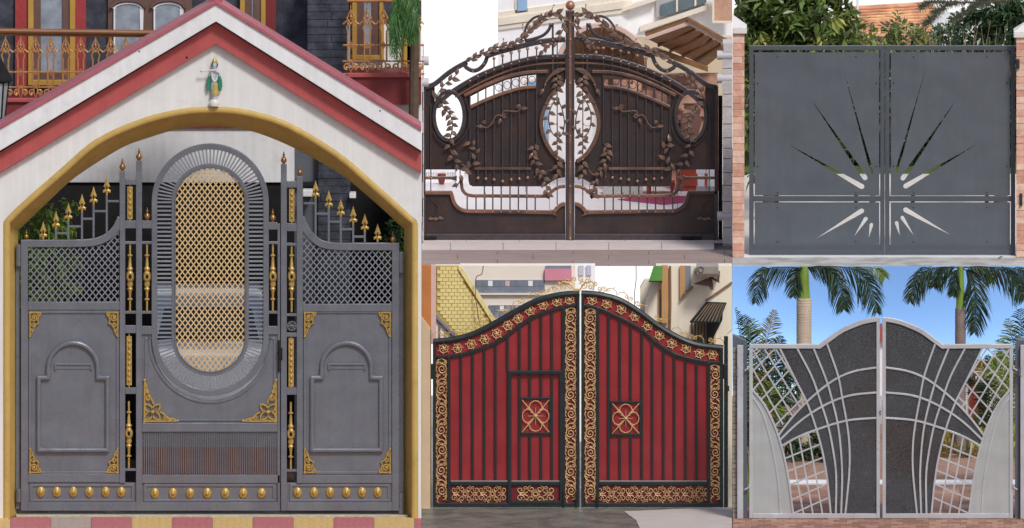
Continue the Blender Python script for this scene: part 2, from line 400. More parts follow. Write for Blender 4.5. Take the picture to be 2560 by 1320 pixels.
for i in range(len(mb.v) - 72, len(mb.v)): mb.v[i] = (mb.v[i][0], mb.v[i][1] - .036, mb.v[i][2])
me_bal = shared(mb, m_gold, 'baluster')
me_eye = shared(MB().dome((0, -.034, 89 / PX), 4 / PX, 6 / PX, .006, 10, 3), m_black, 'eye')
def me_plate(nst):
    H = 11 + nst * 14.2; mb = MB().wbox(-6.5 / PX, 6.5 / PX, -.006, .006, 0, H / PX); mb.wbox(-1.5 / PX, 1.5 / PX, -.004, .004, -6 / PX, (H + 6) / PX)
    for i in range(nst): mb.dome((0, -.006, (12 + i * 14.2) / PX), 4.2 / PX, 5.2 / PX, .016, 9, 3)
    return shared(mb, m_gold, 'stud_plate')
me_p5, me_p8 = me_plate(5), me_plate(8)
me_stud = shared(MB().dome((0, 0, 0), 12 / PX, 15.5 / PX, .045, 18, 5, [(1, 0), (.97, .25), (.85, .48), (.66, .62), (.42, .70), (.40, .74), (.33, .92), (.16, 1.04), (.02, 1.08)]), m_gold, 'stud')
# filigree corner brackets: origin in the corner, x to the middle, y up
mb = MB(); L2([(3, 0), (3, 66)], [3, 2], 6, mb=mb); L2([(0, 3), (34, 3)], [3, 2.2], 6, mb=mb)
L2([(33, 3), (31, 10), (26, 16), (24, 24), (27, 31), (19, 36), (13, 45), (11, 54), (4, 67)], [2.8, 2.6, 2.4, 2.4, 2.8, 2.4, 2.2, 2.2, 1.8], 6, mb=mb)
L2(spiral(14, 16, 10, 2, 200, 1.5, 18), 2.5, 6, mb=mb); L2(spiral(11, 36, 6.5, 1.5, 90, 1.4, 14, -1), 2.1, 6, mb=mb); L2(spiral(8, 51, 4.5, 1.2, 90, 1.2, 10), 1.9, 6, mb=mb); L2(spiral(25, 9, 4, 1.2, 0, 1.2, 10), 1.7, 6, mb=mb); mb.dome((3 / PX, 0, 68 / PX), 3 / PX, 3 / PX, .012, 8, 3); mb.dome((14 / PX, -.006, 16 / PX), 3.6 / PX, 3.6 / PX, .014, 8, 3)
me_corner = shared(mb, m_gold, 'corner_filigree')
mb = MB(); L2([(3, 0), (3, 100)], [3.4, 2.4], 6, mb=mb); L2([(0, 3), (82, 3)], [3.4, 2.4], 6, mb=mb)
L2([(3, 104), (9, 90), (8, 80), (15, 68), (22, 56), (26, 46)], [2.4, 2.8, 2.6, 2.8, 3, 2.4], 6, mb=mb); L2([(84, 3), (74, 9), (66, 8), (56, 16), (50, 22), (42, 26)], [2.4, 2.8, 2.6, 2.8, 3, 2.4], 6, mb=mb)
for a in (45, 135, 225, 315):
    c, s_ = math.cos(R(a)), math.sin(R(a)); o = Vector((23, 26)); u = Vector((c, s_)); v_ = Vector((-s_, c))
    L2([o + u * 1, o + u * 7 + v_ * 6.5, o + u * 14 + v_ * 8, o + u * 21 + v_ * 5, o + u * 27, o + u * 21 - v_ * 5, o + u * 14 - v_ * 8, o + u * 7 - v_ * 6.5, o + u * 1], 2.8, 6, mb=mb)
for (sx_, sy_, r_, f_) in ((12, 62, 7, 1), (8, 78, 5, -1), (55, 11, 6, -1), (68, 7, 4, 1), (6, 90, 3.4, 1)): L2(spiral(sx_, sy_, r_, 1.5, 40, 1.4, 14, f_), 2.3, 6, mb=mb)
mb.dome((23 / PX, -.004, 26 / PX), 5.5 / PX, 5.5 / PX, .024, 10, 3); mb.dome((3 / PX, 0, 106 / PX), 4 / PX, 4 / PX, .015, 8, 3); mb.dome((86 / PX, 0, 4 / PX), 3.6 / PX, 3.6 / PX, .015, 8, 3)
me_corner2 = shared(mb, m_gold, 'rose_filigree')

YF = 1.40
def stad(r, top=506, bot=843, cx=525.5, n=20, e=0):
    return arc(cx, top, r, r, 0, 180, n) + arc(cx, bot, r, r + e, 180, 360, n)
def side_panel(g, x0, x1, flip):
    """lattice field, recessed panel with arched moulding; x0<x1 are the inner edges of the stiles"""
    X = (lambda x: x) if not flip else (lambda x: x0 + x1 - x)
    part('panel', MB().box(x0, x1, 775, 1187, YF + .03, .012), m_grey, g)
    o = [(x0 + 5, 780), (x1 - 5, 780), (x1 - 5, 1182), (x0 + 5, 1182)]
    part('panel_moulding', MB().strip(o, 7, YF + .012, .03, True), m_grey, g, bev=.006)
    cx = (x0 + x1) / 2 - 2; hw = 86
    a = [(cx - hw, 1126), (cx - hw, 945), (cx - 62, 945)] + arc(cx, 920, 62, 62, 180, 0, 18) + [(cx + 62, 945), (cx + hw, 945), (cx + hw, 1126)]
    part('arch_moulding', MB().strip(a, 11, YF - .022, .058, True), m_grey, g, bev=.02)
    part('raised_field', MB().prism([(p[0] + (4 if p[0] < cx else -4), p[1] + (4 if p[1] < 1000 else -4)) for p in a], YF + .024, .01), m_grey, g)
    part('letter_slot', MB().strip([(cx - 44, 925), (cx - 44, 911), (cx + 46, 911), (cx + 46, 925)], 5, YF + .0, .03).box(cx - 44, cx + 46, 916, 923, YF + .014, .02), m_grey, g, bev=.004)
    for (px, py, fx, fz) in ((x0 + 2, 779, 1, -1), (x1 - 2, 779, -1, -1), (x0 + 2, 1184, 1, 1), (x1 - 2, 1184, -1, 1)):
        link('corner_filigree', me_corner, g, None, P(px, py, YF + .006), None, (fx * .92, 1, fz * .92))
def lattice(g, name, test, x0, x1, r0, r1, dx, dy, wd, y, m, d=.006):
    n = int((x1 - x0) / dx + (r1 - r0) / dy) + 2
    for fam in (0, 1):
        for i in range(-1, n):
            off = i * dx; H = r1 - r0; W = H * dx / dy
            p, q = ((x0 + off, r0), (x0 + off - W, r1)) if fam == 0 else ((x1 - off, r0), (x1 - off + W, r1))
            for a, b in runs(p, q, test): bar(name, a, b, wd, y + (.007 if fam else 0), d, m, g)

# ---- wide leaf: lattice bay, gilt posts and the tall oval
g = thing('gate_leaf', 'wide grey steel gate leaf with a tall oval gold lattice grille', 'gate', (1.85, 1.437, 0))
curve = [(p.x, p.y) for p in cr([(52, 609, 0), (150, 609, 0), (215, 608, 0), (250, 602, 0), (275, 588, 0), (291, 570, 0), (303, 545, 0)], 6)]
part('frame', MB().box(52, 70, 600, 1277, YF, .06), m_grey, g, bev=.006)
part('top_rail', MB().strip(curve, 18, YF + .002, .056), m_grey, g, bev=.006)
for (x0, x1, t) in ((299, 313, 428), (340, 355, 403)): rectp('post', x0, x1, t, 1208 if x0 == 299 else 1277, YF - .004, .066, m_grey, g, .005)
rectp('rail', 70, 299, 755, 775, YF + .002, .05, m_grey, g, .005); rectp('rail', 70, 299, 1185, 1206, YF + .002, .05, m_grey, g, .005)
rectp('bottom_rail', 70, 700, 1256, 1277, YF + .002, .056, m_grey, g, .005); rectp('rail', 355, 700, 1187, 1208, YF + .002, .05, m_grey, g, .005)
rectp('stile', 694, 700, 560, 1256, YF + .002, .056, m_grey, g, .003)
for (r0, r1) in ((448, 462), (552, 571), (814, 833), (969, 985)):
    rectp('cross_rail', 313, 340, r0, r1, YF + .002, .05, m_grey, g, .004)
for r0 in (604, 778, 1171): rectp('thin_rail', 313, 340, r0, r0 + 6, YF + .006, .04, m_grey, g)
rectp('cross_rail', 355, 384, 552, 571, YF + .002, .05, m_grey, g, .004); rectp('cross_rail', 667, 694, 556, 574, YF + .002, .05, m_grey, g, .004)
for (a, b) in ((355, 384), (667, 694)):
    for r0 in (604, 778): rectp('thin_rail', a, b, r0, r0 + 6, YF + .006, .04, m_grey, g)
    rectp('cross_rail', a, b, 816, 836, YF + .002, .05, m_grey, g, .004)
lat = [(72, 619), (215, 618), (255, 612), (282, 596), (298, 572), (298, 755), (72, 755)]
lattice(g, 'lattice_bar', lambda p: inside(p, lat), 72, 298, 570, 755, 15.5, 18.5, 2.7, YF + .025, m_grey_lit)
side_panel(g, 70, 299, False)
# stud rails
for (a, b, xs, ry) in ((70, 340, (102, 142, 183, 223, 264, 303), 1230), (355, 694, (387, 432, 475, 518, 563, 608, 654), 1233)):
    part('stud_panel', MB().box(a, b, 1206, 1258, YF + .03, .01), m_grey, g)
    part('stud_panel_moulding', MB().strip([(a + 8, 1213), (b - 8, 1213), (b - 8, 1251), (a + 8, 1251)], 7, YF + .014, .02, True), m_grey, g, bev=.005)
    for x in xs: inst('stud', me_stud, x, ry, YF + .03, g, s=.93)
# spears on the stepped cresting
for (x, tip) in ((108, 553), (140, 527), (171, 507), (205, 485), (234, 466), (267, 442)):
    inst('spear_head', me_spear, x, tip + 46, YF + .03, g)
    if tip + 46 < 598: bar('rod', (x, tip + 46), (x, 604), 5, YF + .022, .022, m_grey, g)
for (a, b, r) in ((140, 171, 583), (171, 205, 566), (205, 234, 547), (234, 267, 528), (267, 300, 503)):
    bar('rung', (a + 2, r), (b - 2, r), 5, YF + .024, .018, m_grey, g)
inst('finial', me_fin, 66, 601, YF + .03, g, s=.75)
for (x, b) in ((306, 429), (347.5, 404)): inst('finial', me_fin, x, b, YF + .03, g, s=.98)
for (x, b) in ((368, 553), (682, 557)): inst('finial', me_fin, x, b, YF + .03, g, s=.98)
def gilt(g, cx): 
    for y0 in (780,):
        o = inst('baluster', me_bal, cx, y0, YF + .028, g); link('eye', me_eye, o, None, o.location)
for cx in (325, 367.5, 682): gilt(g, cx)
o = inst('baluster', me_bal, 322, 1172, YF + .028, g); link('eye', me_eye, o, None, o.location)
inst('stud_plate', me_p5, 325, 548, YF + .03, g); inst('stud_plate', me_p8, 323, 963, YF + .03, g, s=.99)
# centre field below the oval
b_o = arc(525.5, 843, 146, 157, 180, 360, 26)
fld = [(355, 1058), (355, 836), (379, 836)] + b_o + [(672, 836), (694, 836), (694, 1058)]
part('centre_panel', MB().prism(fld, YF + .03, .012), m_grey, g)
part('oval_moulding', MB().strip([(364, 1050), (364, 846), (376, 846)] + arc(525.5, 848, 152, 158, 178, 362, 30) + [(676, 846), (686, 846), (686, 1050)], 5, YF + .016, .02, True), m_grey, g, bev=.004)
rectp('shelf_rail', 355, 694, 1057, 1080, YF - .004, .05, m_grey, g, .008)
part('oval_frame', MB().strip(stad(139.5, n=28), 14, YF - .002, .062, True), m_grey, g, bev=.006)
part('inner_ring', MB().strip(stad(92.5, n=28), 8, YF + .004, .05, True), m_grey, g, bev=.004)
part('ring_bead', MB().ptube(stad(88, n=28), 2, YF + .006, 6, True), m_steel, g, smooth=True)
cx = 525.5
for i in range(43):
    a = 180 * i / 42; c, s_ = math.cos(R(a)), math.sin(R(a))
    bar('slat', (cx + 95 * c, 506 - 95 * s_), (cx + 134 * c, 506 - 134 * s_), 3.5, YF + .012, .03, m_grey_lit, g)
    bar('slat', (cx + 95 * c, 843 + 95 * s_), (cx + 134 * c, 843 + 134 * s_), 3.5, YF + .012, .03, m_grey_lit, g)
for i in range(1, 32):
    r = 506 + (843 - 506) * i / 32
    for sd_ in (-1, 1): bar('slat', (cx + sd_ * 95, r), (cx + sd_ * 134, r), 3.9, YF + .012, .03, m_grey_lit, g)
st = stad(90, n=28)
gl = part('gold_grille', MB().strip(stad(90, n=28), 2.5, YF + .022, .02, True), m_goldl, g)
lattice(gl, 'lattice_bar', lambda p: inside(p, st), 435, 616, 416, 933, 13.9, 18.2, 3.0, YF + .022, m_goldl, .005)
for (px, fx) in ((358, 1), (693, -1)): link('rose_filigree', me_corner2, g, None, P(px, 1056, YF + .010), None, (fx, 1, 1))
for i in range(63): bar('fluting', (355 + i * 5.45, 1082), (355 + i * 5.45, 1186), 2.3, YF + .014, .016, m_grey, g)
m_brown = mat('brown_board', sr(126, 88, 74), .7, var=.15)
rectp('backing_board', 353, 694, 1080, 1118, YF + .036, .008, m_grey, g); rectp('kick_board', 353, 694, 1118, 1188, YF + .037, .008, m_brown, g)
for (r0, r1) in ((612, 665), (1222, 1255)):
    part('hinge', MB().plathe([(7, 0), (7, r1 - r0)], 46, r1, YF + .03, 12).box(46, 54, r0 + 8, r1 - 8, YF + .02, .02), m_grey, g, bev=.003)
rectp('hinge_post', 40, 50, 625, 1272, YF + .06, .05, m_grey, g)
part('drop_bolt', MB().plathe([(2.5, 0), (2.5, 80)], 697, 930, YF - .012, 8).plathe([(4, 0), (4, 6)], 697, 886, YF - .012, 8), m_black, g)

# ---- narrow leaf
g = thing('gate_leaf', 'narrow grey steel gate leaf with gilt balusters and a small wheel handle', 'gate', (4.25, 1.437, 0))
curve2 = [(p.x, p.y) for p in cr([(752, 545, 0), (765, 573, 0), (782, 594, 0), (805, 610, 0), (840, 616, 0), (900, 617, 0), (998, 617, 0)], 6)]
part('frame', MB().box(980, 998, 608, 1277, YF, .06), m_grey, g, bev=.006)
part('top_rail', MB().strip(curve2, 18, YF + .002, .056), m_grey, g, bev=.006)
for (x0, x1, t) in ((702, 717, 411), (742, 757, 441)): rectp('post', x0, x1, t, 1208 if x0 == 742 else 1277, YF - .004, .066, m_grey, g, .005)
for (r0, r1) in ((453, 469), (559, 578), (969, 987)): rectp('cross_rail', 717, 742, r0, r1, YF + .002, .05, m_grey, g, .004)
for r0 in (608, 784, 1173): rectp('thin_rail', 717, 742, r0, r0 + 6, YF + .006, .04, m_grey, g)
rectp('cross_rail', 717, 742, 832, 842, YF + .002, .05, m_grey, g, .004)
rectp('rail', 757, 980, 760, 779, YF + .002, .05, m_grey, g, .005); rectp('rail', 757, 980, 1187, 1208, YF + .002, .05, m_grey, g, .005)
rectp('bottom_rail', 717, 980, 1256, 1277, YF + .002, .056, m_grey, g, .005)
lat2 = [(758, 580), (770, 600), (790, 614), (815, 624), (980, 626), (980, 760), (758, 760)]
lattice(g, 'lattice_bar', lambda p: inside(p, lat2), 758, 980, 575, 760, 15.5, 18.5, 2.7, YF + .025, m_grey_lit)
side_panel(g, 757, 980, True)
part('stud_panel', MB().box(717, 980, 1206, 1258, YF + .03, .01), m_grey, g)
part('stud_panel_moulding', MB().strip([(727, 1213), (972, 1213), (972, 1251), (727, 1251)], 7, YF + .014, .02, True), m_grey, g, bev=.005)
for x in (744, 785, 825, 866, 905, 944): inst('stud', me_stud, x, 1231, YF + .03, g, s=.93)
for (x, tip) in ((789, 451), (822, 476), (852, 497), (883, 515), (912, 534), (944, 559)):
    inst('spear_head', me_spear, x, tip + 46, YF + .03, g); bar('rod', (x, tip + 46), (x, 612), 5, YF + .022, .022, m_grey, g)
for (a, b, r) in ((757, 789, 508), (789, 822, 534), (822, 852, 554), (852, 883, 573), (883, 912, 592)):
    bar('rung', (a + 2, r), (b - 2, r), 5, YF + .024, .018, m_grey, g)
for (x, b, s_) in ((709.5, 412, .95), (749.5, 442, .85), (982, 609, .85)): inst('finial', me_fin, x, b, YF + .03, g, s=s_)
gilt(g, 729); o = inst('baluster', me_bal, 727, 1174, YF + .028, g); link('eye', me_eye, o, None, o.location)
inst('stud_plate', me_p5, 729.5, 554, YF + .03, g); inst('stud_plate', me_p8, 728, 967, YF + .03, g, s=.99)
mb = MB().ptube(arc(729.5, 815, 11, 11, 0, 360, 18)[:-1], 2, YF - .01, 6, True)
for a in range(0, 180, 45): mb.ptube([(729.5 + 10 * math.cos(R(a)), 815 + 10 * math.sin(R(a))), (729.5 - 10 * math.cos(R(a)), 815 - 10 * math.sin(R(a)))], 1.4, YF - .01, 5)
part('wheel_handle', mb.pdome(729.5, 815, 4, YF - .01, 4), m_steel, g, smooth=True)
for (r0, r1) in ((630, 682), (1234, 1286)):
    part('hinge', MB().plathe([(7, 0), (7, r1 - r0)], 1003, min(r1, 1284), YF + .03, 12).box(996, 1003, r0 + 8, r1 - 8, YF + .02, .02), m_grey, g, bev=.003)
rectp('hinge_post', 998, 1009, 682, 1272, YF + .06, .05, m_grey, g)
part('latch', MB().box(700, 706, 870, 900, YF - .02, .02), m_black, g)

# ---- figurine on the gable
fg = thing('figurine', 'small painted figurine in a green shawl playing a flute, fixed to the gable', 'figurine', P(536, 266, YW - .05))
ys = YW - .055; m_fw = mat('figurine_white', sr(222, 216, 208), .4, var=.08, scale=40); m_fs = mat('figurine_skin', sr(186, 196, 206), .4); m_fg = mat('figurine_green', sr(44, 132, 104), .4, var=.15, scale=30); m_fy = mat('figurine_gold', sr(196, 178, 112), .4, .3); m_fh = mat('figurine_hair', sr(30, 28, 30), .4)
part('base', MB().plathe([(12, 0), (13, 6), (12, 12), (9, 15), (8, 17)], 536, 265, ys, 14, .8), m_fw, fg, smooth=True)
rings = [(537, 250, 7, 6), (538, 242, 8, 6), (537, 232, 9, 6), (536, 222, 9.5, 6), (535, 212, 8, 6), (535, 202, 6.5, 5), (536, 192, 8, 5.5), (536, 183, 9.5, 5.5), (536, 178, 7, 5), (536, 175, 3, 3), (536, 172, 3, 3), (536, 169, 5.2, 5), (536.5, 163, 6, 6), (536.5, 157, 5.4, 5.4), (536.5, 153, 2, 2)]
mb = MB(); nv = 12
vs = [P(x, r, ys) + Vector((a * math.cos(2 * math.pi * k / nv) / PX, b * math.sin(2 * math.pi * k / nv) / PX, 0)) for (x, r, a, b) in rings for k in range(nv)]
mb.add(vs, [(nv * i + k, nv * i + (k + 1) % nv, nv * (i + 1) + (k + 1) % nv, nv * (i + 1) + k) for i in range(len(rings) - 1) for k in range(nv)] + [tuple(range(nv)), tuple(range(nv * (len(rings) - 1), nv * len(rings)))])
mb.tube([P(528, 181, ys), P(523, 190, ys - .02), P(524, 180, ys - .04), P(530, 174, ys - .045)], [.017, .014, .012, .008], 8)
mb.tube([P(544, 181, ys), P(549, 189, ys - .02), P(545, 181, ys - .045), P(538, 176, ys - .048)], [.017, .014, .012, .008], 8)
part('body', mb, m_fs, fg, smooth=True)
part('skirt', MB().plathe([(9, 0), (10.5, 5), (9.5, 12), (8.6, 18), (9.2, 26), (8.2, 32)], 537, 240, ys, 14, .75), m_fy, fg, smooth=True)
for sx in (-1, 1): part('shawl', MB().prism([(536 + sx * 8, 176), (536 + sx * 13, 184), (536 + sx * 19, 200), (536 + sx * 20, 215), (536 + sx * 17, 229), (536 + sx * 11, 224), (536 + sx * 9, 205), (536 + sx * 8, 190)], ys - .012, .03), m_fg, fg, bev=.008)
part('hair', MB().dome(P(536.5, 162, ys + .005), 8.5 / PX, 10 / PX, .02, 12, 4), m_fh, fg, smooth=True)
part('crown', MB().plathe([(5.8, 0), (6.4, 3), (5, 7), (2.8, 11), (1.6, 14), (.4, 16)], 536.5, 157, ys, 10), m_fy, fg, smooth=True)
part('flute', MB().ptube([(500, 178), (522, 176), (540, 174)], 1.8, ys - .052, 6).pdome(504, 177, 4, ys - .05), m_fw, fg, smooth=True)
part('garland', MB().ptube(cr([(529, 180, 0), (531, 196, 0), (537, 204, 0), (542, 196, 0), (543, 180, 0)], 5), 2.2, ys - .03, 6), m_fw, fg, smooth=True)

# ---- paving in front
m_pr = mat('red_paver', sr(196, 118, 120), .85, var=.16, scale=14, bump=.35, bscale=120); m_py = mat('yellow_paver', sr(222, 188, 124), .85, var=.16, scale=14, bump=.35, bscale=120); m_pg = mat('grey_paver', sr(186, 168, 156), .85, var=.16, scale=14, bump=.35, bscale=120)
pv = struct('pavement', sheet(-4, 5.27, -14, 1.62, -.012, .02), m_pg)
for i in range(-3, 11):
    x0 = .13 + i * .505
    for j in range(4):
        y1 = 1.29 - j * 1.32
        if x0 > 5.2: continue
        brick('paver', x0 + .004, min(x0 + .501, 5.268), y1 - 1.312, y1, -.012, random.uniform(-.001, .003), [m_pr, m_py][(i + j) % 2] if (i, j) != (1, 0) else m_pg, pv)
    if x0 < 5.2:
        for k_ in range(6):
            brick('paver_rib', x0 + .03 + k_ * .08, min(x0 + .075 + k_ * .08, 5.268), -.02, 1.28, -.01, .0055, [m_pr, m_py][i % 2] if i != 1 else m_pg, pv) if x0 + .03 + k_ * .08 < 5.25 else None

# ---- house behind
hs = thing('house', 'dark stone fronted house with red balcony slab and gilt railings above the gateway', 'house', (2.6, 5, 0))
m_slate = mat('slate_stone', sr(52, 55, 66), .7, var=.3, scale=8, bump=.5, bscale=25, rgb2=sr(70, 74, 88), mixscale=6)
m_dred = mat('dark_red_paint', sr(128, 46, 48), .6, var=.1, streak=.1); m_redtile = mat('red_tile', sr(164, 62, 66), .4, var=.2, scale=40)
m_wood = mat('brown_wood', sr(112, 84, 76), .5, var=.2, scale=6, streak=.2); m_ochre = mat('ochre_frame', sr(190, 150, 70), .5, var=.1, streak=.08)
m_pane = mat('etched_pane', sr(150, 160, 172), .18, var=.25, scale=9, spec=.8); m_rail = mat('gilt_rail', sr(204, 148, 96), .4, .35, var=.2, scale=25)
YH = 4.2
part('upper_wall', MB().box(-60, 1053.6, -80, 262, YH, .3), m_slate, hs)
part('fascia', MB().box(-60, 300, 252, 330, 3.2, .9), m_dred, hs); part('fascia_nosing', MB().box(-60, 300, 246, 256, 3.16, .1), m_redp, hs, bev=.01)
part('fascia', MB().box(871, 1053.6, 192, 262, 3.0, 1.1), m_dred, hs); part('fascia_nosing', MB().box(868, 1053.6, 183, 194, 2.96, .1), m_redp, hs, bev=.01)
part('balcony_back', MB().box(871, 1053.6, 60, 262, YH - .025, .02), m_white, hs)
part('lower_wall', MB().box(905, 1053.6, 262, 420, 3.3, .3), m_white, hs)
part('beam', MB().box(-60, 736, 300, 456, 3.3, .9), m_white, hs, bev=.004)
part('beam_soffit', MB().box(-60, 736, 288, 320, 3.26, .04), m_dred, hs)
part('slate_pier', MB().box(736, 795, 330, 1320, 3.5, .6), mat('grey_pier', sr(96, 100, 110), .7, var=.1), hs)
stp = part('slate_pier', MB().box(795, 876, 330, 1320, 3.35, .8), m_slate, hs); part('upper_pier', MB().box(768, 872, -80, 330, 3.3, .8), m_slate, hs)
for i in range(34):                                  # split-face courses on the slate piers
    r = -8 + i * 19; o_ = random.uniform(-20, 20)
    for (a, b) in ((769 if r < 330 else 796, 820 + o_), (821.5 + o_, 871 if r < 330 else 875)):
        p0, p1 = P(a, r + 17.4, 3.3), P(b, r, 3.3); dd = random.uniform(.006, .02)
        brick('stone', p0.x, p1.x, 3.3 - dd + (.05 if r >= 325 else 0), 3.32 + (.05 if r >= 325 else 0), p0.z, p1.z, m_slate, stp)
part('carport_back', MB().box(-60, 1053.6, 440, 1230, 8.2, .2), m_black, hs); part('carport_ceiling', MB().wbox(-.3, 5.268, 3.4, 4.5, P(0, 452, 3.4).z - .06, P(0, 452, 3.4).z - .02), m_black, hs)  # black surfaces stand in for the unlit carport interior
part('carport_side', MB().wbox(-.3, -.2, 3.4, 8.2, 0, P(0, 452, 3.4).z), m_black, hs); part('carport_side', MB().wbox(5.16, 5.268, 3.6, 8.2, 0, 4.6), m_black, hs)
part('capital', MB().box(757, 782, 476, 492, 3.2, .3), m_white, hs, bev=.01); part('capital', MB().box(873, 890, 484, 496, 3.2, .3), m_white, hs, bev=.01)
rectp('red_pilaster', 38, 70, -80, 250, YH - .06, .06, m_redtile, hs); rectp('red_pilaster', 188, 215, -80, 250, YH - .06, .06, m_redtile, hs); rectp('red_pilaster', 664, 690, -80, 200, YH - .06, .06, m_dred, hs)
def window(x0, x1, r0, r1, fw, fm, y=YH - .05, inner=None):
    f = part('window', MB().strip([(x0 + fw / 2, r0 + fw / 2), (x1 - fw / 2, r0 + fw / 2), (x1 - fw / 2, r1 - fw / 2), (x0 + fw / 2, r1 - fw / 2)], fw, y - .05, .1, True), fm, hs, bev=.006)
    part('casement', MB().strip([(x0 + fw + 9, r0 + fw + 9), (x1 - fw - 9, r0 + fw + 9), (x1 - fw - 9, r1 - fw - 9), (x0 + fw + 9, r1 - fw - 9)], 18, y - .02, .05, True), m_wood, f)
    part('pane', MB().box(x0 + fw + 16, x1 - fw - 16, r0 + fw, r1 - fw, y + .0, .02), m_pane, f)
window(70, 188, -60, 214, 14, m_ochre); window(600, 664, -60, 150, 12, m_ochre); window(880, 960, -60, 150, 12, m_ochre); window(1008, 1044, -60, 184, 10, m_ochre)
d = part('door', MB().box(270, 480, -70, 240, YH - .05, .05), m_wood, hs)
for c in (320, 420):
    pts = [(c - 34, 150), (c - 34, 22)] + arc(c, 22, 34, 14, 180, 0, 10) + [(c + 34, 22), (c + 34, 150)]
    part('pane', MB().prism(pts, YH - .07, .02), m_pane, d); part('pane_frame', MB().strip(pts, 4, YH - .085, .03, True), m_white, d)
    part('hood_mould', MB().strip(arc(c, 20, 42, 20, 180, 0, 12), 7, YH - .11, .06), m_wood, d)
rl = thing('balcony_railing', 'gilt wrought railing with a wooden handrail along the long red balcony', 'railing', P(120, 250, 3.22))
part('handrail', MB().ptube([(-60, 76), (420, 82)], 6.5, 3.2, 8).ptube([(-60, 86), (420, 91)], 3, 3.22, 8), mat('handrail_wood', sr(140, 92, 54), .4, var=.15), rl, smooth=True)
rl2 = thing('balcony_railing', 'short gilt wrought railing on the balcony beside the slate pier', 'railing', P(960, 190, 3.0))
part('handrail', MB().ptube([(868, 0), (1053, 0)], 6, 2.98, 8), m_rail, rl2, smooth=True)
mb = MB()
L2([(-7, 0), (-7, 68), (-10, 78), (0, 100), (10, 78), (7, 68), (7, 0)], 2.3, 5, mb=mb)
L2([(0, 86), (-9, 100), (0, 122), (9, 100), (0, 86)], 2.5, 5, mb=mb); L2([(0, 100), (0, 140)], [2.8, .8], 5, mb=mb); mb.dome((0, -.004, 104 / PX), 3.5 / PX, 4 / PX, .012, 8, 3)
L2([(-18, 86), (-10, 94), (-6, 84)], 2.3, 5, mb=mb); L2([(18, 86), (10, 94), (6, 84)], 2.3, 5, mb=mb); L2([(-18, 36), (18, 36)], 2.5, 5, mb=mb); L2([(-4, 36), (0, 28), (4, 36), (0, 44), (-4, 36)], 2, 5, mb=mb)
L2(spiral(-9, -14, 8, 2, 90, 1.3, 14), 2.3, 5, mb=mb); L2(spiral(9, -14, 8, 2, 90, 1.3, 14, -1), 2.3, 5, mb=mb); L2([(0, 2), (-6, -10), (0, -30), (6, -10), (0, 2)], 2.3, 5, mb=mb); L2([(-19, -2), (19, -2)], 2.1, 5, mb=mb); L2([(-19, -32), (19, -32)], 2.3, 5, mb=mb)
me_bl = shared(mb, m_rail, 'panel_scroll')
for i in range(11): inst('railing_panel', me_bl, 14 + i * 37.5, 216, 3.22, rl)
for i in range(5): inst('railing_panel', me_bl, 877 + i * 41, 151, 3.0, rl2, s=1.06)

# ---- carriage lantern on the left, shrubs, hanging foliage, car
ln = thing('lantern', 'black carriage lantern with frosted panes in front of the balcony', 'lantern', P(-4, 300, 2.2))
part('cap', MB().plathe([(2, 60), (8, 58), (34, 10), (36, 4), (30, 0)][::-1], -4, 205, 2.2, 6), m_black, ln); part('bottom_cap', MB().plathe([(4, 0), (14, 6), (18, 12)], -4, 306, 2.2, 6), m_black, ln)
part('pane', MB().plathe([(15, 0), (25, 90)], -4, 296, 2.2, 6), mat('frosted_glass', sr(168, 172, 176), .3, var=.1), ln)
mb = MB()
for k_ in range(6):
    a = 2 * math.pi * k_ / 6; b0, b1 = P(-4, 296, 2.2) + Vector((16 * math.cos(a), 16 * math.sin(a), 0)) / PX, P(-4, 205, 2.2) + Vector((26 * math.cos(a), 26 * math.sin(a), 0)) / PX
    mb.tube([b0, b1], .012, 5)
part('cage', mb, m_black, ln); part('bracket', MB().tube([P(-4, 306, 2.2), P(-4, 330, 2.2), P(-60, 340, 2.2), P(-60, 340, 3.2)], .018, 6), m_black, ln)
m_leafl = mat('light_leaf', sr(120, 150, 62), .45, var=.2, scale=9, island=.45, trans=.25); m_leafd = mat('dark_leaf', sr(62, 96, 48), .45, var=.2, scale=9, island=.45, trans=.2)
m_bark = mat('bark', sr(96, 80, 66), .9, var=.25, scale=12, bump=.5)
limL = lambda v: v.x < 5.262
def shrub(name, label, blobs, n, size, m, base, lim=None, cat='shrub', seed=3, droop=.3):
    t = thing(name, label, cat, base)
    tag(part('foliage', leaf_cloud(blobs, n, size, lim, droop, seed=seed), m, t), kind='stuff')
    mb = MB()
    for (c, r) in blobs[:6]:
        q = P(*c); mb.tube([base + Vector((random.uniform(-.05, .05), 0, 0)), base.lerp(q, .5) + Vector((random.uniform(-.08, .08), 0, 0)), q], [.02, .014, .005], 5)
    part('stem', mb, m_bark, t); return t
shrub('shrub', 'bushy light green shrub inside the gate beside the wide leaf', [((95, 545, 2.2), (60, 60, 50)), ((140, 555, 2.3), (45, 50, 42)), ((70, 610, 2.2), (40, 50, 60)), ((120, 680, 2.3), (70, 60, 70)), ((90, 740, 2.2), (50, 50, 50))], 1500, .13, m_leafl, Vector((.5, 2.25, 0)), droop=.6)
shrub('shrub', 'small dark shrub inside the gate beside the narrow leaf', [((990, 590, 2.2), (30, 40, 30)), ((975, 640, 2.2), (30, 40, 40))], 300, .1, m_leafd, Vector((4.9, 2.2, 0)), limL, seed=5)
tr = thing('weeping_tree', 'drooping bright green branch tips hanging before the short balcony railing', 'tree', Vector((5.0, 2.5, 0)))
mb = MB()
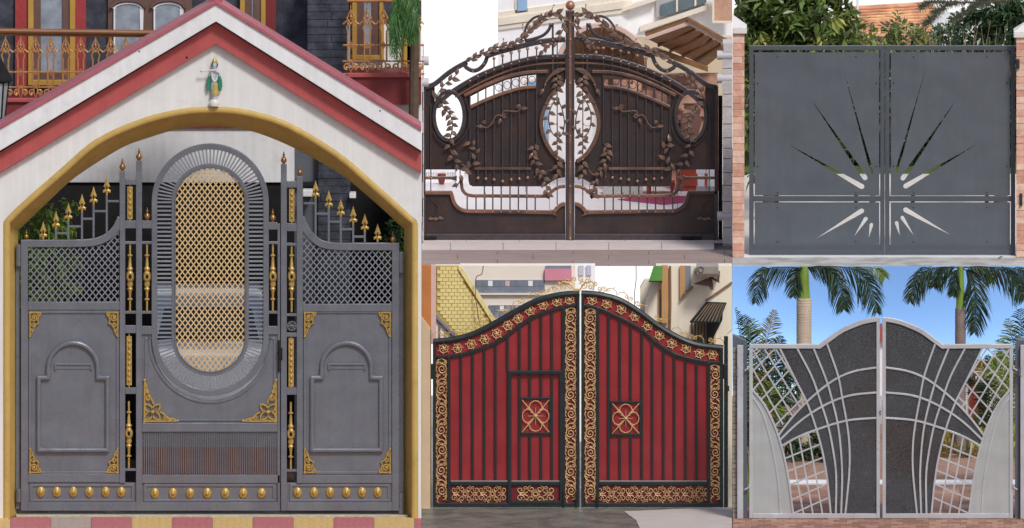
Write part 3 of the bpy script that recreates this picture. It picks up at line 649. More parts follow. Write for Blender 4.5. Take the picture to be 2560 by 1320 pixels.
for i in range(20):
    x0 = random.uniform(978, 1046); L_ = random.uniform(70, 180) * (1 - abs(x0 - 1005) / 90)
    frond(mb, [P(x0 + 6, -40, 2.5), P(x0 + 2, 10, 2.45), P(x0 - 4, L_ * .6, 2.42), P(x0 - 10 + random.uniform(-6, 6), L_, 2.4)], .15, 16, .013, limL, i, .9, .05, .003, .5, 1.5)
tag(part('hanging_leaves', mb, mat('willow_leaf', sr(74, 118, 56), .4, island=.4, trans=.3), tr), kind='stuff')
part('branch', MB().tube([Vector((5.2, 2.6, 7.4)), Vector((5.0, 2.5, 6.9)), Vector((4.9, 2.5, 6.8))], [.04, .03, .02], 6), m_bark, tr); part('trunk', MB().tube([Vector((5.17, 2.7, 0)), Vector((5.16, 2.75, 4)), Vector((5.2, 2.6, 7.4))], [.08, .07, .045], 8), m_bark, tr)
cw = thing('parked_car', 'white car parked in the dark carport behind the oval grille', 'car', (2.6, 4.9, 0))
prof = [(4.85, .35), (4.82, 1.2), (4.95, 1.74), (5.75, 1.84), (6.3, 2.28), (6.6, 2.42), (7.6, 2.4), (7.95, 1.7), (8.0, .4)]; prof = [(a - 1.15, b) for a, b in prof]
m_carp = mat('white_car_paint', sr(228, 231, 236), .2, var=.03, coat=.6); n = len(prof); mb = MB(); xs = (1.78, 1.86, 3.34, 3.42)
vs = [(x + (.12 * (1 if x < 2.6 else -1) if z > 1.5 else 0), y, z - (.04 if i in (0, 3) else 0)) for i, x in enumerate(xs) for (y, z) in prof]
mb.add(vs, [(k * n + i, k * n + (i + 1) % n, (k + 1) * n + (i + 1) % n, (k + 1) * n + i) for k in range(3) for i in range(n)] + [tuple(range(n)), tuple(range(3 * n, 4 * n))])
part('body', mb, m_carp, cw, smooth=True, bev=.03)
wsq = lambda x, t, o_=.0: (x, 4.60 + .55 * t - .012 + o_, 1.84 + .44 * t + .012)
part('windscreen', MB().add([wsq(1.96, .06), wsq(3.24, .06), wsq(3.14, .9), wsq(2.06, .9)], [(0, 1, 2, 3)]), mat('car_glass', sr(40, 46, 52), .06, spec=.9), cw)
part('grille', MB().wbox(2.15, 3.05, 3.65, 3.69, .55, .8), m_black, cw, bev=.02)
for x in (1.98, 3.22): part('headlight', MB().dome((x, 3.71, 1.25), .16, .09, .05, 14, 4), m_pane, cw, smooth=True); part('wiper', MB().tube([(2.6, 4.57, 1.87), (2.6 + (x - 2.6) * .7, 4.70, 1.96)], .012, 5), m_black, cw)
for x in (1.9, 3.3):
    for y in (4.2, 6.25): part('wheel', MB().add([(x + s_ * .1, y + .33 * math.cos(2 * math.pi * k / 18), .33 + .33 * math.sin(2 * math.pi * k / 18)) for s_ in (-1, 1) for k in range(18)], [(k, (k + 1) % 18, 18 + (k + 1) % 18, 18 + k) for k in range(18)] + [tuple(range(18)), tuple(range(18, 36))]), m_black, cw)
part('bumper', MB().wbox(1.8, 3.4, 3.61, 3.75, .38, .55), m_carp, cw, bev=.03)
struct('carport_floor', sheet(-.3, 5.27, 1.62, 8.2, -.002, .02), mat('carport_tiles', sr(120, 100, 92), .5, var=.15))
# ================================================================== MIDDLE ABOVE: bronze gate with leaf garlands
m_bz = mat('bronze_sheet', sr(70, 59, 60), .42, .45, var=.16, scale=4, bump=.12, bscale=30, streak=.12, rgb2=sr(88, 66, 54), mixscale=3.5, mixlo=.5, mixhi=.78)
m_bzd = mat('bronze_bar', sr(82, 74, 78), .4, .5, var=.2, scale=14, bump=.25, bscale=110)
m_cop = mat('copper_rail', sr(142, 104, 86), .42, .35, var=.25, scale=9, bump=.2, bscale=80, rgb2=sr(84, 68, 66), mixscale=1.6, mixlo=.42, mixhi=.6)
m_ham = mat('hammered_bronze', sr(116, 88, 76), .45, .35, var=.25, scale=20, bump=.6, bscale=60)
m_rivet = mat('copper_rivet', sr(184, 134, 110), .35, .45, var=.12)
m_blf = mat('bronze_leaf', sr(132, 106, 94), .42, .45, var=.28, scale=25, bump=.2, bscale=90)
m_stonew = mat('pale_stone', sr(204, 196, 194), .85, var=.16, scale=10, bump=.7, bscale=26); m_bull = mat('pale_band', sr(206, 200, 204), .6, var=.06)
CX = 1425.0; YM = yground(603, ZT); YA = YM - .03
bz = thing('bronze_gate', 'dark bronze arched gate covered with leaf garlands and topped by a copper ball', 'gate', (CX / PX, YM, ZT))
both = lambda pts: (pts, mir(pts, CX))
def c2(pts, n=7): return [(p.x, p.y) for p in cr([(a, b, 0) for a, b in pts], n)]
railB = c2([(1413, 141), (1340, 145), (1280, 159), (1220, 180), (1175, 202), (1130, 230), (1104, 252), (1090, 268)])
ves = c2([(1413, 207), (1395, 222), (1375, 250), (1362, 280), (1357, 307), (1361, 335), (1372, 362), (1390, 388), (1413, 405)], 5)
win = [(1175, 242), (1215, 221), (1265, 200), (1310, 190), (1340, 187), (1340, 213), (1300, 217), (1250, 231), (1210, 247), (1175, 264)]
oval = arc(1123, 290, 33, 56, 0, 360, 28)[:-1]
plate = [(1056, 218), (1087, 218), (1087, 270)] + railB[::-1] + ves + [(1413, 443), (1392, 447), (1376, 456), (1363, 466), (1182, 466), (1174, 462), (1171, 452), (1170, 424), (1056, 424)]
botp = [(1056, 482), (1128, 482), (1132, 494), (1138, 510), (1150, 522), (1165, 528), (1385, 530), (1395, 518), (1404, 511), (1413, 509), (1413, 600), (1056, 600)]
railA = c2([(1413, 99), (1350, 105), (1290, 119), (1245, 131), (1218, 140)])
hook = c2([(1219, 139), (1212, 158), (1198, 173), (1182, 177), (1167, 170), (1159, 160)])
railA2 = c2([(1168, 156), (1145, 168), (1120, 184), (1098, 202), (1082, 213), (1058, 219)])
railC = c2([(1056, 445), (1110, 445), (1142, 446)]) ; railC2 = [(1153, 442)] + c2([(1153, 455), (1156, 474), (1166, 486), (1182, 490)]) + [(1366, 491)] + c2([(1366, 491), (1381, 478), (1395, 469), (1413, 466)])
railD = [(1056, 482), (1127, 482)] + c2([(1129, 486), (1136, 508), (1149, 522), (1166, 528)]) + [(1384, 531)] + c2([(1384, 531), (1394, 519), (1404, 512), (1413, 510)])
cop1 = c2([(1370, 179), (1320, 181), (1270, 191), (1215, 212), (1160, 239)]); cop2 = c2([(1340, 217), (1300, 221), (1250, 236), (1210, 252), (1175, 268)])
rope = c2([(1413, 157), (1350, 160), (1280, 174), (1200, 207), (1138, 243)])
barx = (1175, 1195, 1214.5, 1235, 1256.5, 1278, 1298, 1319, 1341.5)
balltop = {1235: 146, 1256.5: 139, 1278: 132, 1298: 127, 1319: 122, 1341.5: 120}
def rowB(x):
    for a, b in zip(railB, railB[1:]):
        if b[0] <= x <= a[0]: return a[1] + (b[1] - a[1]) * (a[0] - x) / (a[0] - b[0] + 1e-6)
    return 260
me_rv = shared(MB().dome((0, 0, 0), 3 / PX, 3 / PX, .012, 8, 3), m_rivet, 'rivet'); me_ballr = shared(MB().lathe([(.1 / PX, -4.4 / PX)] + [(4.4 * math.sin(R(a)) / PX, -4.4 * math.cos(R(a)) / PX) for a in (30, 60, 90, 120, 150)] + [(.1 / PX, 4.4 / PX)], n=10), m_rivet, 'ball')
# a hammered leaf: tip along +z, 20 px long, cupped towards the viewer
mb = MB(); prof_ = [(0, 1.0), (3, 4.4), (7, 5.8), (11, 5.2), (15, 3.2), (18, 1.4), (21, .2)]; vs = []
for (h, wd_) in prof_: vs += [(-wd_ / PX, 0, h / PX), (-wd_ * .55 / PX, -wd_ * .55 / PX, h / PX), (0, -wd_ * .42 / PX, h / PX), (wd_ * .55 / PX, -wd_ * .55 / PX, h / PX), (wd_ / PX, 0, h / PX), (0, wd_ * .2 / PX, h / PX)]
mb.add(vs, [(6 * i + k, 6 * i + (k + 1) % 6, 6 * i + 6 + (k + 1) % 6, 6 * i + 6 + k) for i in range(len(prof_) - 1) for k in range(6)] + [(0, 1, 2, 3, 4, 5)])
me_lf = shared(mb, m_blf, 'leaf')
def vine(pts, leaves, side, r=1.7, y=None, tendrils=(), sc_=1.0, spread=50):
    """a stem with leaves along it on both sides; leaves = count; or explicit (t,side,angle)"""
    y = YA - .03 if y is None else y
    for mflip in (0, 1):
        pp = c2(pts, 6); pp = mir(pp, CX) if mflip else pp
        st_ = part('vine', MB().ptube(pp, r, y, 6), m_bzd, bz, smooth=True)
        m = len(pp)
        rr = random.Random(len(pts) * 31 + leaves + mflip)
        for i in range(leaves):
            t = (i + .5) / leaves; k = min(m - 2, int(t * (m - 1))); p = pp[k]; q = pp[k + 1]; a = math.degrees(math.atan2(q[0] - p[0], -(q[1] - p[1])))
            sd_ = 1 if (i % 2) else -1
            if side: sd_ = side if not mflip else -side
            o = inst('leaf', me_lf, p[0], p[1], y - .008, st_, a + sd_ * spread + rr.uniform(-14, 14), sc_ * rr.uniform(.85, 1.12), rz=rr.uniform(-.3, .3), rx=rr.uniform(-.25, .25))
        for (t, da, L_) in tendrils:
            k = int(t * (m - 1)); p = pp[k]; dx = L_ * math.sin(R(da)) * (-1 if mflip else 1); dy = -L_ * math.cos(R(da))
            tp = (p[0] + dx, p[1] + dy); part('tendril', MB().ptube(c2([p, (p[0] + dx * .5 + dy * .15, p[1] + dy * .5 - dx * .15), tp], 5), .8, y, 5).pdome(tp[0], tp[1], 2.2, y, 2.2, 6), m_blf, st_, smooth=True)
for f in (0, 1):
    X = (lambda p: mir(p, CX)) if f else (lambda p: p); x1 = (lambda x: 2 * CX - x) if f else (lambda x: x)
    part('upper_sheet', MB().prism(X(plate), YM, .012, [X(oval), X(win)]), m_bz, bz)
    part('lower_sheet', MB().prism(X(botp), YM, .012), m_bz, bz)
    part('arched_rail', MB().strip(X(railB), 11, YA - .01, .07), m_bzd, bz, bev=.006)
    part('arched_rail', MB().strip(X(railA), 13, YA - .01, .07), m_bzd, bz, bev=.008); part('hook', MB().strip(X(hook), 10, YA - .012, .06), m_bzd, bz, bev=.008); part('arched_rail', MB().strip(X(railA2), 12, YA - .01, .07), m_bzd, bz, bev=.008)
    part('scroll_rail', MB().strip(X(railC), [7] * (len(railC) - 3) + [8, 10, 14], YA, .05), m_cop, bz, bev=.005); part('scroll_rail', MB().strip(X(railC2), 8, YA, .05), m_cop, bz, bev=.005)
    part('sill_rail', MB().strip(X(railD), 9, YA - .01, .06), m_cop, bz, bev=.005)
    part('copper_bar', MB().strip(X(cop1), 8.5, YA - .015, .05), m_cop, bz, bev=.008); part('copper_bar', MB().strip(X(cop2), 8, YA - .015, .05), m_cop, bz, bev=.008)
    part('rope_bar', MB().ptube(X(rope), 2.2, YA - .012, 6), m_cop, bz, smooth=True)
    part('vesica_frame', MB().strip(X([(p[0] - 4, p[1]) for p in ves]), 10, YA - .02, .06), m_ham, bz, bev=.008)
    part('oval_frame', MB().strip(X(arc(1123, 290, 38, 62, 0, 360, 32)[:-1]), 9, YA - .015, .05, True), m_bzd, bz, bev=.008)
    part('oval_outer', MB().ptube(X(arc(1125, 292, 48, 72, 40, -150, 22)), 1.8, YA - .01, 6), m_bzd, bz, smooth=True)
    part('hammered_band', MB().strip(X(c2([(1413, 172), (1398, 176), (1380, 187), (1366, 204), (1360, 222)])), [4, 5, 6, 7, 8, 9, 10, 11, 12, 12, 12, 11, 10, 9, 8, 8, 7, 7, 7, 6, 6, 5, 5, 4, 4, 4, 3, 3, 3][:29], YA - .02, .04), m_ham, bz, bev=.005)
    inst('leaf', me_lf, x1(1359), 222, YA - .02, bz, -150 if not f else 150, .95)
    # vertical bars over the sheet
    lows = {1195: 444, 1214.5: 446, 1235: 448, 1256.5: 452, 1278: 448, 1298: 446, 1319: 443}
    for bx in barx:
        top = balltop.get(bx, rowB(bx)); lo = lows.get(bx, 410 if bx < 1200 else 360)
        bar('bar', (x1(bx), top), (x1(bx), lo), 3.4, YA - .002, .018, m_bzd, bz)
        inst('rivet', me_rv, x1(bx), rowB(bx), YA - .012, bz)
        if bx in balltop: inst('ball', me_ballr, x1(bx), top, YA + .006, bz)
        if bx in lows: inst('ball', me_ballr, x1(bx), lo + 1, YA - .004, bz, s=.95)
    bar('cross_bar', (x1(1186), 421), (x1(1328), 421), 6.5, YA - .014, .02, m_cop, bz)
    for k_, bx in enumerate((1168, 1190, 1211, 1232, 1253, 1275, 1296, 1317, 1338)):
        bar('short_bar', (x1(bx), 492), (x1(bx), 530), 3.4, YA + .012, .018, m_bzd, bz)
        if 1 < k_ < 8: bar('short_bar', (x1(bx), 464), (x1(bx), 490), 3.4, YA + .012, .018, m_bzd, bz)
        inst('rivet', me_rv, x1(bx), 490, YA - .001, bz, s=.8); inst('rivet', me_rv, x1(bx), 529, YA - .011, bz, s=.8)
    bar('rod', (x1(1393), 102), (x1(1393), 512), 2.6, YA - .004, .014, m_bzd, bz); bar('rod', (x1(1077), 260), (x1(1077), 482), 2.6, YA - .004, .014, m_bzd, bz)
    bar('upright', (x1(1382), 58), (x1(1382), 190), 5, YA - .012, .02, m_bzd, bz)
    for (rx_, ry_) in ((1393, 99), (1393, 141), (1382, 100), (1382, 141), (1393, 215), (1393, 398), (1393, 468), (1393, 516), (1352, 105), (1210, 160), (1182, 178), (1363, 212), (1077, 445), (1378, 60)): inst('rivet', me_rv, x1(rx_), ry_, YA - .022, bz, s=.85)
    part('heart_loop', MB().ptube(X(c2([(1312, 98), (1311, 84), (1318, 62), (1333, 46), (1350, 40), (1364, 45)])), 3, YA - .004, 6).ptube(X(c2([(1378, 58), (1372, 74), (1358, 88), (1335, 97), (1312, 102)])), 4, YA - .002, 6), m_bzd, bz, smooth=True)
    for k_, (cx_, cy_) in enumerate(((1247, 219), (1268, 213), (1289, 207), (1310, 202), (1330, 200))): part('ring', MB().ptube(arc(x1(cx_), cy_, 8.5, 9.5, 0, 360, 16)[:-1], .9, YM, 5, True), m_bzd, bz)
    part('end_stile', MB().box(min(x1(1054.5), x1(1064)), max(x1(1054.5), x1(1064)), 216, 600, YA - .01, .07), m_bzd, bz, bev=.006)
    part('foot_rail', MB().box(min(x1(1064), x1(1413)), max(x1(1064), x1(1413)), 585, 601, YA - .005, .06), m_bzd, bz, bev=.006)
    # three-leaf scroll on the sheet
    sp = c2([(1206, 316), (1218, 319), (1230, 308), (1238, 292), (1248, 287), (1256, 292)]) + c2([(1256, 284), (1262, 277), (1280, 278), (1294, 278), (1302, 270)])
    st_ = part('scroll', MB().ptube(X(sp), 1.9, YA - .02, 6).ptube(X(spiral(1211, 306, 5, 1.2, 200, 1.4, 16, -1)), 1.3, YA - .02, 5).ptube(X(spiral(1260, 290, 6, 1.4, 90, 1.5, 16, -1)), 1.3, YA - .02, 5).ptube(X(spiral(1296, 267, 6, 1.4, 330, 1.5, 16, 1)), 1.4, YA - .02, 5), m_blf, bz, smooth=True)
    for (lx, ly, la) in ((1207, 316, -88), (1303, 272, 82), (1252, 296, 200)): inst('leaf', me_lf, x1(lx), ly, YA - .024, st_, -la if f else la, .85)
    for (lx, ly, la) in ((1080, 618 - 62, 80), (1092, 556, 85), (1104, 552, 100)):
        inst('leaf', me_lf, x1(lx - 10), ly - 8, YA + .018, bz, (-la if f else la), .8)
    part('curl', MB().ptube(X(c2([(1077, 484), (1077, 500), (1090, 510), (1092, 524), (1082, 540)])), 1.3, YA + .02, 5), m_bzd, bz)
vine([(1166, 154), (1200, 137), (1240, 120), (1278, 110), (1308, 94), (1330, 70), (1358, 46), (1386, 32)], 30, 0, 2, sc_=.98, spread=28, tendrils=((.62, -20, 26), (.4, -25, 18), (.98, 10, 22)))
vine([(1386, 32), (1400, 35), (1410, 48), (1412, 64), (1404, 80), (1396, 92)], 7, 0, 1.5, spread=40)
vine([(1392, 104), (1378, 112), (1364, 116), (1356, 132)], 6, 0, 1.2, spread=35, sc_=.85)
vine([(1088, 250), (1100, 226), (1115, 208), (1130, 197), (1146, 182)], 7, 0, 1.2, spread=40)
vine([(1104, 250), (1108, 268), (1122, 283), (1130, 300), (1131, 320), (1126, 345)], 12, 0, 1.5, spread=55, tendrils=((.45, 120, 24), (.5, 190, 20)))
vine([(1126, 345), (1124, 366), (1130, 388), (1140, 408), (1155, 425), (1172, 420), (1186, 402), (1190, 380), (1184, 364), (1170, 352)], 15, 0, 1.7, spread=50, tendrils=((.6, -80, 22),))
vine([(1150, 424), (1150, 450), (1140, 470)], 2, 0, 1.3, spread=25)
vine([(1393, 240), (1386, 252), (1376, 272), (1372, 298), (1378, 328), (1393, 343), (1406, 334), (1411, 308), (1406, 276), (1396, 250)], 17, 0, 1.4, spread=60, sc_=.82, tendrils=((.15, -90, 20), (.4, 80, 18)))
vine([(1393, 345), (1393, 360), (1394, 385)], 4, 0, 1.2, spread=48, sc_=.85)
vine([(1393, 186), (1393, 205), (1393, 234)], 6, 0, 1.2, spread=48)
vine([(1393, 402), (1393, 420), (1393, 444)], 4, 0, 1.2, spread=40)
vine([(1340, 358), (1332, 376), (1334, 396), (1344, 420), (1357, 442), (1366, 466), (1368, 492)], 15, 0, 1.6, spread=48, tendrils=((.65, 60, 26), (.5, 200, 24)))
part('centre_post', MB().box(1414, 1436, 27, 604, YA - .03, .1), m_bzd, bz, bev=.008); part('post_strip', MB().box(1422, 1429, 28, 603, YA - .04, .02), m_cop, bz, bev=.003)
for r in (56, 99, 142, 208, 275, 340, 405, 466, 532, 596): inst('rivet', me_rv, 1425.5, r, YA - .04, bz)
part('ball_finial', MB().lathe([(.1 / PX, -12 / PX)] + [(12 * math.sin(R(a)) / PX, -12 * math.cos(R(a)) / PX) for a in range(15, 180, 15)] + [(.1 / PX, 12 / PX)], P(1425.5, 13, YM), 20), m_rivet, bz, smooth=True)
for wx in (1066, 1729):
    mb = MB(); c = P(wx, 613, YM - .02)
    mb.add([c + Vector((s_ * .03, .055 * math.cos(2 * math.pi * k / 16), .055 * math.sin(2 * math.pi * k / 16))) for s_ in (-1, 1) for k in range(16)], [(k, (k + 1) % 16, 16 + (k + 1) % 16, 16 + k) for k in range(16)] + [tuple(range(16)), tuple(range(16, 32))])
    mb.box(wx - 26, wx + 26, 592, 599, YM - .07, .03); mb.box(wx - 7, wx + 7, 598, 608, YM - .05, .05)
    part('roller', mb, m_black, bz, bev=.006)

# ---- stone pillars
def stone_pillar(label, x0, x1, top, bulls, right):
    t = thing('stone_pillar', label, 'pillar', ((x0 + x1) / 2 / PX, YM - .3, ZT))
    part('core', MB().box(x0 + 2, x1 - (0 if right else 2), top, 640, YM - .42, .5), m_stonew, t)
    r = top
    while r < 628:
        h = random.uniform(26, 44)
        p0, p1 = P(x0 + random.uniform(0, 4), min(634, r + h - 2), YM - .44), P(x1 - .4, r, YM - .44); brick('stone', p0.x, p1.x, YM - .445 - random.uniform(0, .03), YM - .3, p0.z, p1.z, m_stonew, t); r += h
    for b in bulls:
        a, c = P(x0 - 12 if right else x0, b, YM - .42), P(x1 - .4 if right else x1 + 12, b, YM - .42)
        part('bullnose_band', MB().tube([a, c], .058, 12), m_bull, t, smooth=True)
stone_pillar('pale rough stone pillar with rounded bands beside the red marble doors', 1805, 1831, 108, (138, 196, 540), True)
stone_pillar('slim pale stone pillar with rounded bands at the open sky end', 1054.4, 1060, 112, (152, 206), False)
rectp_ = part('side_pier', MB().box(1796, 1806, 240, 600, YM + .02, .06), m_black, bz)

# ---- paving of the forecourt and courtyard
m_slab = mat('pinkish_granite', sr(170, 148, 140), .75, var=.12, scale=3, bump=.15, bscale=120, speck=(sr(140, 126, 124), 160, .56)); m_kerb = mat('white_kerb_stone', sr(226, 212, 208), .7, var=.06, bump=.1); m_joint = mat('dark_joint', sr(98, 86, 84), .9); m_floor = mat('pale_court_tile', sr(222, 214, 216), .45, var=.05, scale=2)
fc = struct('forecourt', sheet(5.27, 9.155, YT, YM - .05, ZT - .012, .02), m_joint)
yk = yground(624, ZT)
for i in range(6):
    brick('kerb_stone', 5.272 + i * .66 - (.3 if i else 0), min(9.152, 5.272 + (i + 1) * .66 - .306), yk, YM - .12, ZT - .012, ZT + .012, m_kerb, fc)
    brick('kerb_stone', 5.272 + i * .66 - (.1 if i else 0), min(9.152, 5.272 + (i + 1) * .66 - .106), YM - .11, YM + .3, ZT - .012, ZT + .018, m_kerb, fc)
yy = yk - .006
for j in range(4):
    d_ = .56; xx = 5.272 - (.5 * (j % 2))
    while xx < 9.15:
        a, b = max(5.272, xx), min(9.152, xx + .94)
        if b - a > .05: brick('slab', a, b, max(YT + .001, yy - d_), yy, ZT - .012, ZT + random.uniform(-.003, .001), m_slab, fc)
        xx += .947
    yy -= d_ + .007
    if yy < YT + .05: break
ct = struct('courtyard', sheet(5.27, 9.155, YM - .05, 29.9, ZT - .012, .015), m_joint)
yy = YM + .31
while yy < 29:
    xx = 5.272 - random.choice((0, .3))
    while xx < 9.15:
        a, b = max(5.272, xx), min(9.152, xx + .794)
        if b - a > .04: brick('tile', a, b, yy, yy + .79, ZT - .012, ZT + random.uniform(-.001, .001), m_floor, ct)
        xx += .8
    yy += .796

# ---- white house, canopy and things behind the bronze gate
wh = thing('house', 'white house with cream cornices and blue windows behind the bronze gate', 'house', (7.6, 28, ZT))
m_hw = mat('house_white', sr(246, 245, 247), .75, var=.03, scale=2); m_cor = mat('cream_cornice', sr(232, 222, 206), .7, var=.06); m_bwin = mat('blue_window', sr(150, 186, 222), .1, var=.2, scale=3, spec=.8); m_green = mat('grey_green_glass', sr(104, 122, 128), .12, var=.2, spec=.8)
def yaw_box(x0, x1, r0, r1, y, off, d, k=1.3):
    """a wall piece on a facade running back to the right; rows are read at its near end x = 1245"""
    z0 = P(0, r1, y).z; z1 = P(0, r0, y).z; X0, X1 = x0 / PX, x1 / PX; nx, ny = k / math.hypot(1, k), -1 / math.hypot(1, k)
    Y = lambda x: y + (x - 1245 / PX) * k
    q = [(X0 + nx * off, Y(X0) + ny * off), (X1 + nx * off, Y(X1) + ny * off), (X1 + nx * off, Y(X1) + ny * off + d), (X0 + nx * off, Y(X0) + ny * off + d)]
    q = [(min(a, 9.15), b) for a, b in q]
    return MB().add([(a, b, z0) for a, b in q] + [(a, b, z1) for a, b in q], [(0, 1, 5, 4), (1, 2, 6, 5), (2, 3, 7, 6), (3, 0, 4, 7), (4, 5, 6, 7), (3, 2, 1, 0)])
yh = 25.8
part('wall', yaw_box(1245, 1800, -260, 470, yh, 0, .3), m_hw, wh)
part('cornice', yaw_box(1238, 1800, 44, 62, yh, .05, .1), m_cor, wh); part('cornice', yaw_box(1240, 1800, 64, 74, yh, .03, .08), m_cor, wh); part('frieze', yaw_box(1242, 1800, 30, 44, yh, .02, .1), m_cor, wh)
for (x0, x1, r0, r1) in ((1288, 1312, -14, 34), (1356, 1366, 240, 400), (1314, 1340, 214, 300)):
    f_ = part('window', yaw_box(x0 - 4, x1 + 4, r0 - 5, r1 + 5, yh, .02, .06), m_cor, wh); part('pane', yaw_box(x0, x1, r0, r1, yh, .035, .06), m_bwin, f_)
part('wing', MB().box(1440, 1830.6, -120, 480, 27.9, .3), m_hw, wh)
part('string_course', MB().prism([(1470, 47), (1640, -8), (1640, 2), (1470, 57)], 27.75, .14), m_cor, wh); part('string_course', MB().prism([(1600, 68), (1770, 12), (1770, 24), (1600, 80)], 27.75, .14), m_cor, wh)
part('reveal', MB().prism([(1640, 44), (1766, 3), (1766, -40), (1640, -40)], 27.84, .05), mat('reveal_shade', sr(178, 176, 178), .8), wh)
f_ = part('window', MB().prism([(1652, 42), (1766, 6), (1766, -24), (1652, 12)], 27.8, .05), m_green, wh)
for xx in (1690, 1736): part('mullion', MB().prism([(xx, 42 - (xx - 1652) * .316), (xx + 5, 40.5 - (xx - 1652) * .316), (xx + 5, -24), (xx, -22)], 27.78, .03), m_cor, f_)
part('relief_panel', MB().box(1783, 1830.6, -30, 55, 27.6, .1), mat('carved_sandstone', sr(192, 152, 130), .85, var=.15, scale=12, bump=1.0, bscale=16), wh); part('relief_frame', MB().strip([(1783, -30), (1783, 55), (1829, 55)], 5, 27.56, .1), m_cor, wh)
part('lower_wall', MB().box(1560, 1830.6, 92, 300, 26.6, .2), mat('warm_wall', sr(214, 196, 168), .8, var=.05), wh)
m_can = mat('canopy_timber', sr(138, 98, 62), .6, var=.16, scale=5, streak=.2); m_canl = mat('canopy_edge', sr(216, 186, 172), .5)
cn = thing('entrance_canopy', 'brown timber canopy with a barrel vault over the white house entrance', 'canopy', (7.9, 25, ZT))
# barrel vault: underside seen because it rises towards the viewer
mb = MB(); va = arc(1505, 175, 108, 108, 175, 5, 18); F = [P(p[0], p[1], 24.0) for p in va]; Bk = [P(p[0] * .9 + 150.5, p[1] * .8 + 62, 24.9) for p in va]; m = len(va)
mb.add(F + Bk + [f + Vector((0, 0, .05)) for f in F] + [f + Vector((0, 0, .05)) for f in Bk], [(i, i + 1, m + i + 1, m + i) for i in range(m - 1)] + [(2 * m + i, 2 * m + i + 1, 3 * m + i + 1, 3 * m + i) for i in range(m - 1)] + [(i, i + 1, 2 * m + i + 1, 2 * m + i) for i in range(m - 1)])
part('barrel_vault', mb, m_can, cn, smooth=False)
part('vault_edge', MB().strip(arc(1505, 175, 112, 112, 172, 25, 18), 12, 23.96, .08), m_canl, cn, bev=.01)
for k_ in range(1, 6):
    t = k_ / 6; part('vault_rib', MB().tube([F[int(t * (m - 1))].lerp(Bk[int(t * (m - 1))], u) + Vector((0, -.02, -.01)) for u in (0, .5, 1)], .02, 5), m_can, cn)
qd = [(1615, 96), (1722, 58), (1826, 118), (1765, 166)]
A = [P(qd[0][0], qd[0][1], 24.0), P(qd[1][0], qd[1][1], 24.0), P(qd[2][0], qd[2][1], 25.4), P(qd[3][0], qd[3][1], 26.4)]
part('flat_bay', MB().add(A + [a + Vector((0, 0, .06)) for a in A], [(0, 1, 2, 3), (4, 5, 6, 7), (0, 1, 5, 4), (1, 2, 6, 5), (2, 3, 7, 6), (3, 0, 4, 7)]), m_can, cn)
part('flat_edge', MB().strip([(1612, 98), (1724, 58), (1830, 119)], 9, 23.95, .06), m_canl, cn, bev=.008); part('gutter', MB().strip([(1718, 46), (1828, 108)], 7, 23.9, .06), m_can, cn)
part('roof_board', MB().prism([(1612, 80), (1720, 42), (1829, 104), (1829, 114), (1722, 56), (1614, 92)], 24.02, .05), mat('canopy_dark', sr(112, 80, 54), .7), cn)
for u in (.2, .4, .6, .8):
    a_, b_ = A[0].lerp(A[3], u), A[1].lerp(A[2], u); part('joist', MB().tube([a_ + Vector((0, -.02, -.02)), b_ + Vector((0, -.02, -.02))], .022, 5), m_can, cn)
part('canopy_beam', MB().prism([(1500, 150), (1640, 120), (1770, 168), (1770, 180), (1640, 134), (1500, 164)], 24.6, .12), m_can, cn)
part('vault_back', MB().prism(arc(1505, 202, 97, 86, 178, 2, 14), 24.92, .05), m_can, cn); part('canopy_post', MB().box(1520, 1532, 150, 470, 25.0, .1), m_can, cn)
mw = thing('mural_wall', 'pinkish brown carved stone wall behind the bronze gate', 'wall', (8.3, 25.6, ZT))
m_mur = mat('carved_stone', sr(196, 154, 132), .8, var=.25, scale=7, bump=1.0, bscale=9, rgb2=sr(158, 110, 96), mixscale=5)
part('core', MB().box(1500, 1796, 186, 455, 25.55, .2), m_mur, mw)
for i in range(60):
    x_, r_ = random.uniform(1505, 1775), random.uniform(188, 400); p0, p1 = P(x_, r_ + random.uniform(16, 30), 25.5), P(min(1796, x_ + random.uniform(20, 40)), r_, 25.5)
    brick('stone', p0.x, p1.x, 25.5 - random.uniform(.0, .05), 25.56, p0.z, p1.z, m_mur, mw)
part('dark_relief', MB().prism([(1702, 285), (1742, 280), (1756, 300), (1744, 345), (1720, 352), (1702, 330)], 25.42, .05), mat('brown_relief', sr(112, 76, 70), .7), mw)
rd = thing('red_cabinet', 'polished red wooden cabinet with raised panels beside the white pedestals', 'cabinet', P(1745, 470, 24.6)); m_rw = mat('red_wood', sr(132, 50, 34), .35, var=.2, scale=5, streak=.15)
zb = ZT; yb = 24.9
part('carcass', MB().wbox(8.45, 8.98, yb, yb + .4, zb, P(0, 424, yb).z), m_rw, rd)
for i in range(2):
    for j in range(2):
        z0 = zb + .06 + j * .3; part('panel', MB().wbox(8.49 + i * .25, 8.71 + i * .25, yb - .02, yb, z0, z0 + .24), m_rw, rd, bev=.01)
t_ = thing('low_bench', 'low dark red wooden bench standing on the courtyard tiles', 'bench', (8.25, 24.6, ZT)); part('seat', MB().wbox(8.08, 8.44, 24.5, 24.8, ZT + .1, ZT + .15), m_rw, t_)
for (a, b) in ((8.1, 24.52), (8.38, 24.52), (8.1, 24.74), (8.38, 24.74)): part('leg', MB().wbox(a, a + .04, b, b + .04, ZT, ZT + .1), m_rw, t_)
m_gran = mat('speckled_granite', sr(188, 184, 182), .5, var=.05, speck=(sr(70, 66, 64), 120, .54)); m_mag = mat('magenta_carpet', sr(158, 46, 86), .95, var=.1, scale=30)
